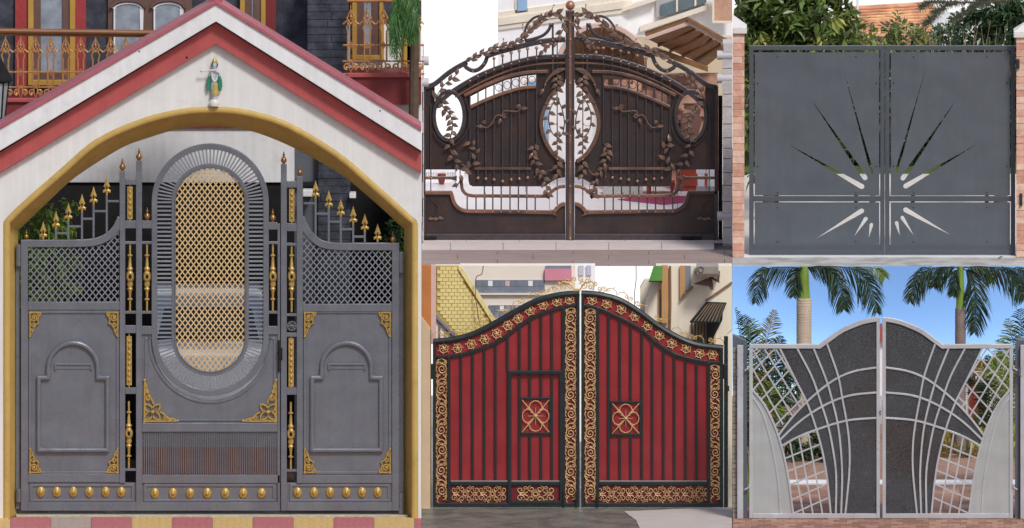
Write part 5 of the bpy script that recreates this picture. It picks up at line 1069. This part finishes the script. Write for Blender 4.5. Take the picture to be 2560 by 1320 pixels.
g = grey_leaf('slate grey sheet gate leaf with sunburst slits below the tiled roof', 2212.5, 2538, 2227, 2525, U_R, D_R, bl_(2227, 2525))
m_bk = [mat('brick_a', sr(222, 172, 150), .85, var=.2, scale=14, bump=.4), mat('brick_b', sr(232, 194, 174), .85, var=.2, scale=14, bump=.4), mat('brick_c', sr(208, 152, 130), .85, var=.2, scale=14, bump=.4)]; m_mo = mat('pale_mortar', sr(226, 214, 204), .9, bump=.3); m_cap = mat('white_cap', sr(232, 226, 222), .7, var=.04)
def brick_pier(label, x0, x1, top, capr, offs):
    t = thing('brick_pillar', label, 'pillar', ((x0 + x1) / 2 / PX, YS - .05, ZT)); y0, y1 = YS - .22, YS + .16
    part('mortar', MB().wbox(x0 / PX + .004, x1 / PX - .004, y0 + .006, y1, ZT, P(0, top, y0).z), m_mo, t)
    z = ZT + .004; i = 0; zt = P(0, top, y0).z
    while z < zt - .03:
        a = x0 / PX; cut = x0 / PX + (.11 if i % 2 else .2)
        for (u, v) in ((a, min(cut, x1 / PX)), (cut + .008, x1 / PX)):
            if v - u > .012: brick('brick', u, v, y0 - random.uniform(0, .005), y0 + .1, z, min(zt, z + .074), random.choice(m_bk), t)
        z += .084; i += 1
    if x0 > 2400 or True:
        z = ZT + .004; i = 0; xe_ = (x1 / PX) if x0 < 2000 else x0 / PX
    mb = MB(); zc = P(0, top, y0).z; a, b = (x0 - offs[0]) / PX, (x1 + offs[1]) / PX; zz = P(0, capr, y0).z
    mb.wbox(a, b, y0 - .04, y1 + .04, zc, zc + .07); part('cap_slab', mb, m_cap, t, bev=.012)
    c_ = Vector(((a + b) / 2, (y0 + y1) / 2, zz)) if x0 > 2000 else Vector((a, (y0 + y1) / 2, zz))
    q = [Vector((a, y0 - .04, zc + .07)), Vector((b, y0 - .04, zc + .07)), Vector((b, y1 + .04, zc + .07)), Vector((a, y1 + .04, zc + .07))]
    part('cap_pyramid', MB().add(q + [c_], [(0, 1, 4), (1, 2, 4), (2, 3, 4), (3, 0, 4), (3, 2, 1, 0)]), m_cap, t); return t
brick_pier('pale brick gate pillar with white cap beside the magnolia tree', 1831.6, 1861, 84, 40, (0, 6)); 
t = brick_pier('pale brick gate pillar with white cap holding a black latch keep', 2541, 2640, 94, 40, (7, 7)); part('latch_keep', MB().box(2549, 2556, 484, 515, YS - .26, .05), m_bolt, t, bev=.006); part('hinge_eye', MB().box(2540, 2549, 148, 172, YS - .27, .05), m_bolt, t, bev=.008)
part('hinge', MB().box(2538, 2546, 150, 160, YS - .25, .25), m_bolt, g)
m_lc = mat('pale_concrete', sr(206, 204, 200), .85, var=.1, scale=4, bump=.25, bscale=40, rgb2=sr(176, 172, 166), mixscale=3); m_lt = mat('white_threshold', sr(228, 228, 230), .8, var=.06, bump=.2); m_dr = mat('pale_gravel_drive', sr(216, 210, 204), .9, var=.1, scale=12, bump=.5, bscale=60); m_gr = mat('grass_verge', sr(86, 104, 48), .9, var=.3, scale=20, bump=.8, bscale=80)
struct('drive_apron', sheet(9.155, 20, YT, YS - .2, ZT - .004, .02), m_lc); struct('threshold', sheet(9.155, 20, YS - .2, YS + .1, ZT + .006, .03), m_lt); struct('drive', sheet(9.155, 20, YS + .1, 27.0, ZT - .003, .02), m_dr); struct('verge', sheet(9.155, 20, 27.0, 29.9, ZT + .01, .03), m_gr)
tag(part('dead_leaf', MB().add([gp(2494, 646, ZT + .008), gp(2500, 641, ZT + .02), gp(2508, 640, ZT + .008), gp(2500, 645, ZT + .006)], [(0, 1, 2, 3)]), m_pip), 'curled dry brown leaf lying on the pale apron', 'leaf')
# ---- planting and house behind
m_mag_l = mat('magnolia_leaf', sr(96, 116, 58), .28, var=.2, scale=5, island=.55, rgb2=sr(170, 168, 84), mixscale=2.6, mixlo=.56, mixhi=.7, trans=.2); m_hed = mat('hedge_leaf', sr(70, 96, 62), .32, var=.2, scale=6, island=.5, trans=.15); m_lau = mat('laurel_leaf', sr(120, 132, 74), .35, var=.2, island=.45, trans=.2); m_twig = mat('dry_twig', sr(150, 128, 104), .9)
limR = lambda v: v.x > 9.16
def tree(label, blobs, n, size, m, base, lim, seed, limbs, cat='tree', name='tree', droop=.3, r0=.09):
    t = thing(name, label, cat, base); tag(part('crown', leaf_cloud(blobs, n, size, lim, droop, seed=seed), m, t), kind='stuff')
    mb = MB(); top = base + Vector((0, 0, .9)); mb.tube([base, base.lerp(top, .5) + Vector((.03, 0, 0)), top], [r0, r0 * .85, r0 * .7], 8)
    rnd = random.Random(seed)
    for c, r in blobs[:limbs]:
        q = P(*c); mb.tube([top - Vector((0, 0, .1)), top.lerp(q, .45) + Vector((rnd.uniform(-.1, .1), 0, .1)), q], [r0 * .55, r0 * .35, .01], 6)
    part('trunk', mb, m_bark, t); return t
tree('glossy magnolia tree with yellowing leaf tips beside the brick pillar', [((1880, 40, 21.5), (70, 80, 70)), ((1960, 50, 21.2), (80, 80, 75)), ((2040, 60, 21.2), (70, 70, 55)), ((1900, 110, 21), (70, 60, 50)), ((1980, 115, 20.9), (80, 60, 45)), ((2090, 75, 21.4), (50, 50, 35)), ((2070, 20, 21.6), (40, 50, 24)), ((1890, -40, 21.5), (90, 80, 60)), ((1990, -30, 21.5), (90, 80, 50)), ((1870, 200, 21), (40, 50, 90)), ((1866, 330, 21), (30, 50, 90)), ((2125, 55, 21.5), (24, 30, 30))], 5200, .2, m_mag_l, Vector((9.6, 21.3, ZT)), limR, 11, 8)
hg = thing('hedge', 'clipped dark green laurel hedge running behind the grey gate', 'hedge', Vector((11, 28, ZT)))
tag(part('foliage', leaf_cloud([((1880 + i * 62, 265 + (10 if i % 2 else 0), 28), (60, 70, 165 + 8 * math.sin(i * 1.7))) for i in range(12)] + [((2220 + i * 30, 98, 27.8), (30, 60, 20)) for i in range(5)], 8500, .14, limR, seed=21), m_hed, hg), kind='stuff')
mb = MB()
for i in range(14): x_ = 9.4 + i * .28; mb.tube([Vector((x_, 28, ZT)), Vector((x_ + .05, 28, ZT + .6)), Vector((x_ + .1, 28, ZT + 1.1))], [.03, .02, .008], 5)
part('stems', mb, m_bark, hg); part('dark_core', MB().box(1836, 2760, 125, 425, 28.35, .1), mat('shaded_inner_leaf', sr(34, 44, 26), .9, var=.4, scale=14, bump=1.0, bscale=24), hg)  # solid box in the hedge, inner shade put into its dark colour
tree('tall grey green evergreen shrub beside the capped right pillar', [((2430, 90, 22.6), (60, 60, 50)), ((2500, 80, 22.4), (60, 60, 60)), ((2550, 60, 22.4), (50, 60, 60)), ((2480, 40, 22.6), (60, 60, 40)), ((2390, 110, 22.6), (40, 50, 28)), ((2560, 10, 22.4), (60, 60, 50))], 3200, .13, m_hed, Vector((12.5, 22.5, ZT)), limR, 31, 6, 'shrub', 'evergreen_shrub')
tree('yellow green laurel sprig shrub growing below the tiled roof', [((2180, 95, 22.8), (50, 40, 26)), ((2230, 75, 22.8), (16, 20, 30)), ((2140, 108, 22.8), (40, 40, 18)), ((2290, 100, 22.8), (40, 40, 18))], 700, .12, m_lau, Vector((10.9, 22.8, ZT)), limR, 41, 4, 'shrub', 'laurel_shrub', r0=.04)
pn = thing('pine_tree', 'dark pine branch hanging across the tiled roof', 'tree', Vector((12.4, 21.8, ZT)))
mb = MB(); rnd = random.Random(4); brs = [[(2570, -10), (2470, 5), (2390, 8), (2330, 30)], [(2470, 5), (2420, 25), (2380, 55)], [(2390, 8), (2330, 5), (2300, 20)], [(2360, 18), (2330, 45), (2310, 62)]]
for b in brs: mb.ptube(c2(b), [3.5 - 2.8 * i / (7 * (len(b) - 1)) for i in range(7 * (len(b) - 1) + 1)], 21.8, 6)
mb.tube([Vector((13.4, 21.9, ZT)), Vector((13.3, 21.9, ZT + 1.5)), P(2570, -10, 21.8)], [.1, .08, .03], 8); part('branch', mb, m_bark, pn)
mb = MB()
for b in brs:
    pts = c2(b, 12)
    for p in pts:
        for k_ in range(16):
            a = rnd.uniform(0, 360); L_ = rnd.uniform(10, 24) / PX; o = P(p[0], p[1], 21.8); d = Vector((math.cos(R(a)), rnd.gauss(0, .5), math.sin(R(a)))).normalized(); q = d.cross(Vector((0, 1, 0))).normalized() * .0035
            mb.add([o + q, o - q, o + d * L_], [(0, 1, 2)])
tag(part('needles', mb, mat('pine_needle', sr(66, 76, 56), .6, island=.4), pn), kind='stuff')
tw = thing('dry_twigs', 'bare dry twigs sticking up before the dark hedge', 'twigs', Vector((11.9, 21.9, ZT))); mb = MB(); rnd = random.Random(9)
for i in range(22):
    x_ = rnd.uniform(2325, 2500); tp = rnd.uniform(45, 100); mb.ptube(c2([(x_, 260), (x_ + rnd.uniform(-8, 8), 160), (x_ + rnd.uniform(-22, 22), tp)]), [1.6 - 1.2 * k / 14 for k in range(15)], 21.9 + rnd.uniform(-.2, .2), 4)
part('stems', mb, m_twig, tw); 
fh = thing('tiled_house', 'low white house with an orange clay tiled roof beyond the hedge', 'house', Vector((11, 33, 0))); m_tile = mat('clay_tile', sr(206, 150, 118), .85, var=.22, scale=9, rgb2=sr(232, 186, 140), mixscale=3.0); yh2 = 33.0
A0, A1, A2, A3 = P(2095, 120, yh2), P(2420, 110, yh2), P(2330, 10, yh2 + 1.6), P(2128, 22, yh2 + 1.6)
part('wall', MB().wbox(10.3, 13.4, yh2 + .3, yh2 + 1.4, -.04, A0.z), m_hw, fh); part('roof', MB().add([A0, A1, A2, A3] + [a - Vector((0, 0, .08)) for a in (A0, A1, A2, A3)], [(0, 1, 2, 3), (7, 6, 5, 4), (0, 1, 5, 4), (1, 2, 6, 5), (2, 3, 7, 6), (3, 0, 4, 7)]), m_tile, fh)
for i in range(14):
    t = (i + .5) / 14; l, r = A0.lerp(A3, t), A1.lerp(A2, t); part('tile_course', MB().tube([l + Vector((0, -.02, .012)), r + Vector((0, -.02, .012))], .017, 6), m_tile, fh)
part('ridge', MB().tube([A3, A2], .035, 8), m_tile, fh); part('antenna_pole', MB().tube([P(2144, 90, 32.5), P(2144, -20, 32.5)], .014, 6), m_hw, fh); part('gable_wall', MB().box(2330, 2440, 30, 130, yh2 - .1, .1), m_hw, fh)
# ================================================================== RIGHT BELOW: white curved gate with dark glass, palms
m_wf = mat('white_gate_paint', sr(194, 197, 203), .32, .25, var=.05, scale=3, bump=.04, streak=.06, buckle=.3); m_wp = mat('pale_gate_sheet', sr(182, 187, 187), .35, .2, var=.05, scale=2, bump=.04, streak=.07, buckle=.25)
m_tx = mat('dark_textured_glass', sr(69, 71, 76), .22, .35, var=.14, scale=3, bump=.8, bscale=130, speck=(sr(150, 154, 160), 170, .62), rgb2=sr(64, 56, 54), mixscale=.8)  # pale specks are sparkle painted into the colour
YP = yground(1296); YPF = YP - .03; CX2 = 2202.8
Z8 = lambda pts: [(1831 + a / 2.0123, 664 + b / 2.0123) for a, b in pts]
def cz(pts, n=6): return c2(Z8(pts), n)
V1 = cz([(238, 415), (310, 560), (375, 690), (425, 830), (460, 970), (480, 1100), (495, 1250)]); V2 = cz([(325, 415), (400, 560), (445, 690), (480, 800), (505, 920), (522, 1060), (520, 1250)]); V3 = cz([(408, 415), (470, 570), (505, 690), (530, 800), (545, 920), (552, 1060), (547, 1250)]); V4 = cz([(472, 382), (530, 550), (555, 680), (575, 790), (588, 900), (588, 1040), (568, 1250)])
H1 = cz([(226, 862), (300, 765), (370, 690), (450, 620), (530, 565), (620, 530), (732, 512)]); H2 = cz([(232, 884), (320, 800), (400, 740), (500, 685), (600, 652), (732, 638)]); H3 = cz([(240, 912), (330, 862), (420, 827), (510, 797), (600, 776), (732, 766)])
L1 = cz([(98, 622), (160, 700), (210, 800), (250, 920), (280, 1060), (306, 1250)]); L2_ = cz([(98, 655), (150, 740), (185, 850), (210, 960), (232, 1100), (242, 1250)])
topz = Z8([(86, 406), (425, 407)]) + cz([(438, 408), (480, 378), (550, 329), (640, 290), (700, 275), (742, 271)])
def cross(a, b):
    best = min(((p[0] - q[0]) ** 2 + (p[1] - q[1]) ** 2, i, j) for i, p in enumerate(a) for j, q in enumerate(b)); return best[1], best[2]
i1, j1 = cross(V1, H1); i3, j3 = cross(V1, H3); k1, l1 = cross(L1, H1); k3, l3 = cross(L1, H3)
topc = cz([(438, 408), (480, 378), (550, 329), (640, 290), (700, 275), (742, 271)])
dark = [V1[0]] + topc + Z8([(732, 1250)]) + V1[i3:][::-1] + H3[l3:j3][::-1] + [L1[k3], L1[k1]] + H1[l1:j1] + V1[:i1][::-1][:-1]
solid = [Z8([(98, 622)])[0]] + L1[1:] + Z8([(98, 1250)])
upl = Z8([(100, 418), (238, 418)]) + V1[1:i1] + H1[:j1][::-1] + L1[:k1][::-1]; lol = H3[l3:j3] + V1[i3:] + L1[k3:][::-1]
ua = [((60, 440), (255, 800)), ((90, 400), (310, 770)), ((150, 400), (360, 745)), ((205, 400), (420, 740))]; ub = [((90, 478), (160, 400)), ((90, 545), (230, 400)), ((90, 640), (280, 430)), ((120, 700), (310, 500)), ((160, 770), (345, 570)), ((190, 830), (380, 640))]
la = [((288, 880), (360, 1260)), ((333, 850), (407, 1260)), ((380, 830), (455, 1260))]; lb = [((240, 980), (450, 895)), ((250, 1045), (470, 960)), ((260, 1115), (490, 1022)), ((270, 1190), (500, 1088)), ((280, 1258), (510, 1156))]
def white_leaf(label, f):
    X = (lambda p: mir(p, CX2)) if f else (lambda p: list(p)); x1 = (lambda x: 2 * CX2 - x) if f else (lambda x: x)
    g = thing('gate_leaf', label, 'gate', (x1(2036) / PX, YP, 0))
    part('glass_panel', MB().prism(X(dark), YPF + .022, .008), m_tx, g); part('side_sheet', MB().prism(X(solid), YPF + .02, .008), m_wp, g)
    part('top_rail', MB().strip(X(topz), 11, YPF - .002, .055), m_wf, g, bev=.005)
    for (a, b) in ((1873, 1882), (2191, 2199.6)): a, b = sorted((x1(a), x1(b))); rectp('stile', a, b, 866 if (b < 1900 or a > 2500) else 800, 1296, YPF, .05, m_wf, g, .005)
    a, b = sorted((x1(1882), x1(2191))); rectp('bottom_rail', a, b, 1284, 1296, YPF + .001, .048, m_wf, g, .005)
    for c_ in (V1, V2, V3, V4): part('rib', MB().strip(X(c_), 4.8, YPF + .004, .03), m_wf, g, bev=.003)
    for c_ in (H1, H2, H3): part('hoop', MB().strip(X(c_), 5.0, YPF + .006, .03), m_wf, g, bev=.003)
    part('edge_rib', MB().strip(X(L1), 5, YPF + .003, .035), m_wf, g, bev=.003); part('crease', MB().strip(X(L2_), 5, YPF + .01, .014), m_wf, g, bev=.003)
    for fam, poly in ((ua, upl), (ub, upl), (la, lol), (lb, lol)):
        for p, q in fam:
            p, q = Z8([p])[0], Z8([q])[0]
            for a, b in runs(p, q, lambda t: inside(t, poly)): bar('lattice_bar', X([a])[0], X([b])[0], 3.8, YPF + (.012 if fam in (ua, la) else .016), .014, m_wf, g)
    for r in (920, 1218): part('hinge_arm', MB().ptube([(x1(1873), r - 8), (x1(1873), r), (x1(1862), r + 6)], 2.2, YPF - .01, 6), m_wf, g)
    return g
g = white_leaf('white framed curved gate leaf with dark glass on the areca palm side', 0)
g2 = white_leaf('white framed curved gate leaf with dark glass on the agave bed side', 1); part('lock', MB().strip([(2203, 1028), (2199.8, 1028), (2199.8, 1036), (2203, 1036)], 1.4, YPF - .012, .012), m_bolt, g); part('lock_plate', MB().box(2199.8, 2205, 990, 1060, YPF + .004, .03), m_wf, g)
m_dk = mat('dark_slate_post', sr(92, 96, 108), .6, var=.08)
for (lb, a, b, c_, d_) in (('white steel gate post beside the stacked stone wall', 1843, 1858, 1858, 1868), ('white steel gate post on the far side of the agave bed', 2551, 2566, 2537.5, 2551)):
    t = thing('gate_post', lb, 'post', ((a + b) / 2 / PX, YP, 0)); part('post', MB().wbox(a / PX, b / PX, YP - .06, YP + .02, 0, P(0, 862, YP).z), m_wf, t, bev=.005); part('back_post', MB().wbox(c_ / PX, d_ / PX, YP + .02, YP + .1, 0, P(0, 858, YP).z), m_dk, t); part('keeper', MB().ptube([(a + 2, 920), (a - 3, 920), (a - 3, 940), (a + 2, 940)], 1.5, YP - .07, 6), m_dk, t)
m_lst = mat('ledge_stone', sr(150, 138, 126), .85, var=.2, scale=10, bump=.6)
t = thing('stacked_stone_wall', 'grey stacked stone wall end under a slate coping', 'wall', (9.18, YP, 0)); part('core', MB().box(1831.6, 1846, 870, 1300, YP + .03, .2), m_lst, t); r = 872
while r < 1292:
    h = random.uniform(10, 20); p0, p1 = P(1831.6, min(1296, r + h - 1.5), YP), P(1843.5, r, YP); brick('stone', p0.x, p1.x, YP + .0 + random.uniform(0, .02), YP + .1, p0.z, p1.z, m_lst, t); r += h
part('coping', MB().prism([(1831.6, 838), (1864, 852), (1868, 872), (1831.6, 872)], YP + .11, .2), m_dk, t)
t = thing('slate_wall', 'dark slate coloured wall end behind the white post', 'wall', (12.75, YP + .3, 0)); part('wall', MB().wbox(2542 / PX, 13.3, YP + .12, YP + .4, 0, P(0, 850, YP + .12).z), m_dk, t, bev=.01)
# ---- brick drive
m_pav = [mat('paver_a', sr(176, 132, 112), .85, var=.16, scale=14, bump=.3), mat('paver_b', sr(190, 148, 126), .85, var=.16, scale=14, bump=.3), mat('paver_c', sr(158, 114, 98), .85, var=.16, scale=14, bump=.3)]; m_pj = mat('sand_joint', sr(158, 122, 104), .9, var=.2, scale=9, bump=.4, bscale=22, rgb2=sr(176, 138, 118), mixscale=7)
dv = struct('brick_drive', sheet(9.156, 20, -14, 15.9, -.012, .02), m_pj); cnt = 0; yy = YP + .24; j = 0
while yy > -.9:
    xx = 9.16 - (.08 if j % 2 else 0)
    while xx < 12.84:
        a, b = max(9.158, xx), xx + .155
        if b - a > .03 and cnt < 205: brick('paver', a + .003, b, yy - .215, yy, -.012, random.uniform(-.003, .002), random.choice(m_pav), dv); cnt += 1
        xx += .158
    yy -= .22; j += 1
for k_ in range(95):
    xi, yi = k_ % 12, k_ // 12
    for x0 in (9.85,): 
        brick('paver', x0 + xi * .2 if xi < 5 else 11.4 + (xi - 5) * .2, (x0 + xi * .2 if xi < 5 else 11.4 + (xi - 5) * .2) + .194, 1.6 + yi * .42, 1.6 + yi * .42 + .41, -.012, random.uniform(-.003, .002), random.choice(m_pav), dv)
struct('white_kerb', MB().wbox(9.156, 14, 5.25, 5.6, -.01, .02), m_hw, bev=.005)
# ---- palms
limP = lambda v: v.x > 9.162 and rowof(v) > 665.5
m_pfr = mat('palm_frond', sr(44, 66, 44), .4, var=.2, island=.45, trans=.2); m_pfl = mat('palm_frond_light', sr(124, 144, 72), .4, var=.2, island=.4, trans=.3); m_ptr = mat('palm_trunk_pale', sr(206, 188, 168), .85, var=.12, scale=9, bump=.3); m_ptd = mat('palm_trunk_grey', sr(134, 122, 118), .85, var=.2, scale=7, bump=.4); m_csh = mat('crownshaft', sr(122, 150, 62), .35, var=.2, scale=7)
def royal(label, cx, wt, ws, rs, mt, fr, seed):
    y = 9.0; zb_ = 0; t = thing('royal_palm', label, 'palm', Vector((cx / PX, y, 0))); zs = P(0, rs, y).z; ztop = P(0, 667, y).z
    prof_ = []; n_ = 16
    for i in range(n_ + 1):
        u = i / n_; z = zs * u; prof_ += [((wt * (1.02 - .06 * u) + (.8 if i % 2 else 0)) / 2 / PX, z)]
    part('trunk', MB().lathe(prof_ + [(wt * .47 / PX, zs + .01)], (cx / PX, y, 0), 16), mt, t, smooth=True)
    for i in range(18): z = zs - .012 - i * .034; part('ring_scar', MB().lathe([(wt * .508 / PX, -.004), (wt * .514 / PX, 0), (wt * .508 / PX, .004)], (cx / PX, y, z), 16), mt, t, smooth=True)
    part('crownshaft', MB().lathe([(wt * .44 / PX, 0), (ws * .62 / PX, .06), (ws * .56 / PX, (ztop - zs) * .5), (ws * .44 / PX, ztop - zs)], (cx / PX, y, zs + .005), 14), m_csh, t, smooth=True)
    for i, (pts, ll, n_) in enumerate(fr):
        mb = MB(); frond(mb, [P(a, b, y - .1 + .04 * i) for a, b in pts], ll / PX, int(n_ * 1.5), .014, limP, seed + i, .7, .12, .008, .3, .85); part('frond', mb, m_pfr if i != 5 else m_pfl, t)
royal('royal palm with a pale ringed trunk and bright green crownshaft', 2010, 38, 24, 747, m_ptr, [([(2006, 669), (1960, 668), (1918, 672), (1898, 700), (1890, 755)], 46, 44), ([(2006, 670), (1994, 676), (1986, 700), (1983, 740)], 34, 34), ([(2014, 669), (2060, 667), (2088, 690), (2106, 735), (2110, 772)], 46, 44), ([(2014, 668), (2100, 667), (2148, 680), (2178, 720), (2192, 780)], 50, 50), ([(2014, 670), (2030, 668), (2060, 672), (2085, 700)], 30, 26), ([(2120, 668), (2170, 668), (2200, 676), (2212, 692)], 30, 26)], 3)
royal('royal palm with a grey brown trunk and dense dark drooping fronds', 2401, 27, 18, 772, m_ptd, [([(2398, 669), (2350, 668), (2312, 680), (2287, 712), (2276, 752)], 44, 46), ([(2398, 670), (2388, 684), (2384, 710), (2381, 738)], 26, 26), ([(2405, 670), (2430, 690), (2440, 755), (2436, 830)], 50, 56), ([(2405, 669), (2465, 667), (2518, 682), (2548, 712), (2560, 745)], 46, 48), ([(2398, 669), (2370, 668), (2345, 690), (2335, 715)], 34, 30), ([(2405, 669), (2440, 668), (2470, 680), (2478, 705)], 28, 24), ([(2405, 668), (2490, 668), (2540, 672), (2575, 690)], 40, 36)], 13)
def areca(label, cx, y, tips, ll, seed, m, base_row=None, wid=.016):
    t = thing('areca_palm', label, 'palm', Vector((cx / PX, y, 0))); b0 = Vector((cx / PX, y, .05)); rnd = random.Random(seed)
    for i, (tx, ty) in enumerate(tips):
        q = P(tx, ty, y + rnd.uniform(-.3, .3)); mid = b0.lerp(q, .55) + Vector((0, 0, .25 + rnd.uniform(0, .2))); mb = MB(); frond(mb, [b0 + Vector((rnd.uniform(-.1, .1), rnd.uniform(-.1, .1), 0)), mid, q], ll / PX * rnd.uniform(.8, 1.1), 34, wid, limP, seed + i, .3, .3, .008, .45, .9); part('frond', mb, m[i % len(m)], t)
    mb = MB()
    for i in range(5): mb.tube([b0 + Vector((-.15 + .07 * i, 0, -.05)), b0 + Vector((-.17 + .08 * i, 0, .5))], [.03, .024], 6)
    part('canes', mb, m_csh, t)
m_pyl = mat('yellowing_frond', sr(150, 132, 72), .5, var=.25, island=.5, trans=.3)
areca('clump of dark areca palm fronds behind the stone wall lattice', 1885, 3.2, [(1838, 772), (1860, 790), (1880, 800), (1936, 778), (1952, 842), (1960, 870), (1842, 860), (1840, 930), (1915, 850), (1975, 930), (1930, 960), (1890, 930), (1870, 1000), (1985, 985), (1945, 1010), (1905, 1040), (1850, 1080)], 58, 51, [m_pfr, m_pfr, m_pfl, m_pyl])
areca('fan of light green palm fronds rising beside the slate wall', 2575, 3.4, [(2500, 850), (2520, 800), (2550, 775), (2580, 770), (2475, 905), (2610, 800)], 64, 61, [m_pfl, m_pfl, m_pfr])
areca('yellowing palm clump filling the lattice near the pale house', 2500, 5.0, [(2440, 900), (2470, 890), (2500, 880), (2530, 890), (2460, 950), (2520, 950), (2545, 930), (2420, 930)], 50, 71, [m_pyl, m_pfr, m_pfl])
# ---- beds, hedge, house
m_box = mat('clipped_leaf', sr(72, 96, 48), .5, island=.4, var=.2, trans=.15)
def bush(label, blobs, n, size, m, base, seed, name='bush'):
    t = thing(name, label, 'bush', base); tag(part('foliage', leaf_cloud(blobs, n, size, limP, seed=seed), m, t), kind='stuff'); part('stem', MB().tube([base, base + Vector((0, 0, .25))], [.03, .01], 6), m_bark, t)
bush('dark bush in the shade behind the left lattice', [((1900, 1010, 4.2), (50, 60, 50)), ((1945, 960, 4.6), (60, 60, 50)), ((1890, 1060, 4.4), (36, 50, 40))], 1300, .1, m_hed, Vector((9.5, 4.3, 0)), 81)
bush('shaded green bush at the head of the brick drive on the areca palm side', [((1950, 1085, 8.3), (50, 40, 50)), ((2010, 1090, 8.3), (50, 40, 50)), ((2065, 1085, 8.3), (40, 40, 46)), ((1970, 1128, 8.1), (50, 30, 22)), ((2040, 1132, 8.1), (40, 30, 16))], 2300, .09, m_hed, Vector((10.0, 8.3, 0)), 83)
bush('clipped green hedge block before the pale house', [((2440, 1060, 10.6), (40, 40, 30)), ((2490, 1060, 10.6), (40, 40, 30)), ((2530, 1062, 10.6), (40, 40, 30))], 1600, .07, m_box, Vector((12.4, 10.6, 0)), 91, 'hedge')
ag = thing('agave_bed', 'bed of yellow striped agave blades along the brick drive', 'plant', Vector((12.2, 9.4, 0))); m_ag = mat('agave_blade', sr(176, 166, 84), .45, var=.2, island=.45, trans=.2)
rnd = random.Random(3)
for i in range(16):
    mb = MB(); b = Vector((11.45 + i * .085, 9.5 - i * .03 + rnd.uniform(-.2, .2), 0)); blades(mb, b, 16, .36, .55, .03, i, limP); part('rosette', mb, m_ag, ag)
bush('low brown green ground cover in front of the agave bed', [((2310 + i * 28, 1122 + i * 3, 8.6), (26, 20, 18)) for i in range(8)], 1800, .05, m_pyl, Vector((12.1, 8.6, 0)), 95, 'ground_cover')
ph = thing('pale_house', 'pale house wall with a dark doorway beyond the clipped hedge', 'house', (12.2, 12.5, 0)); part('wall', MB().box(2395, 2620, 905, 1065, 12.5, .3), mat('pale_house_wall', sr(214, 206, 200), .8, var=.05), ph); part('doorway', MB().box(2446, 2470, 950, 1058, 12.46, .05), m_black, ph); part('red_door', MB().box(2424, 2446, 950, 1058, 12.45, .05), m_rw, ph); part('column', MB().lathe([(.035, 0), (.03, .5)], (P(2474, 1070, 12.2).x, 12.2, 0), 12), m_hw, ph, smooth=True)
fr_ = thing('rooftop_gable', 'distant building with a red tiled roof seen between the meeting stiles', 'building', (11.02, 14, 0)); part('wall', MB().box(2180, 2226, 850, 1000, 14.2, .2), m_hw, fr_); part('roof', MB().prism([(2176, 852), (2203, 815), (2230, 852)], 14.1, .4), m_redp, fr_)
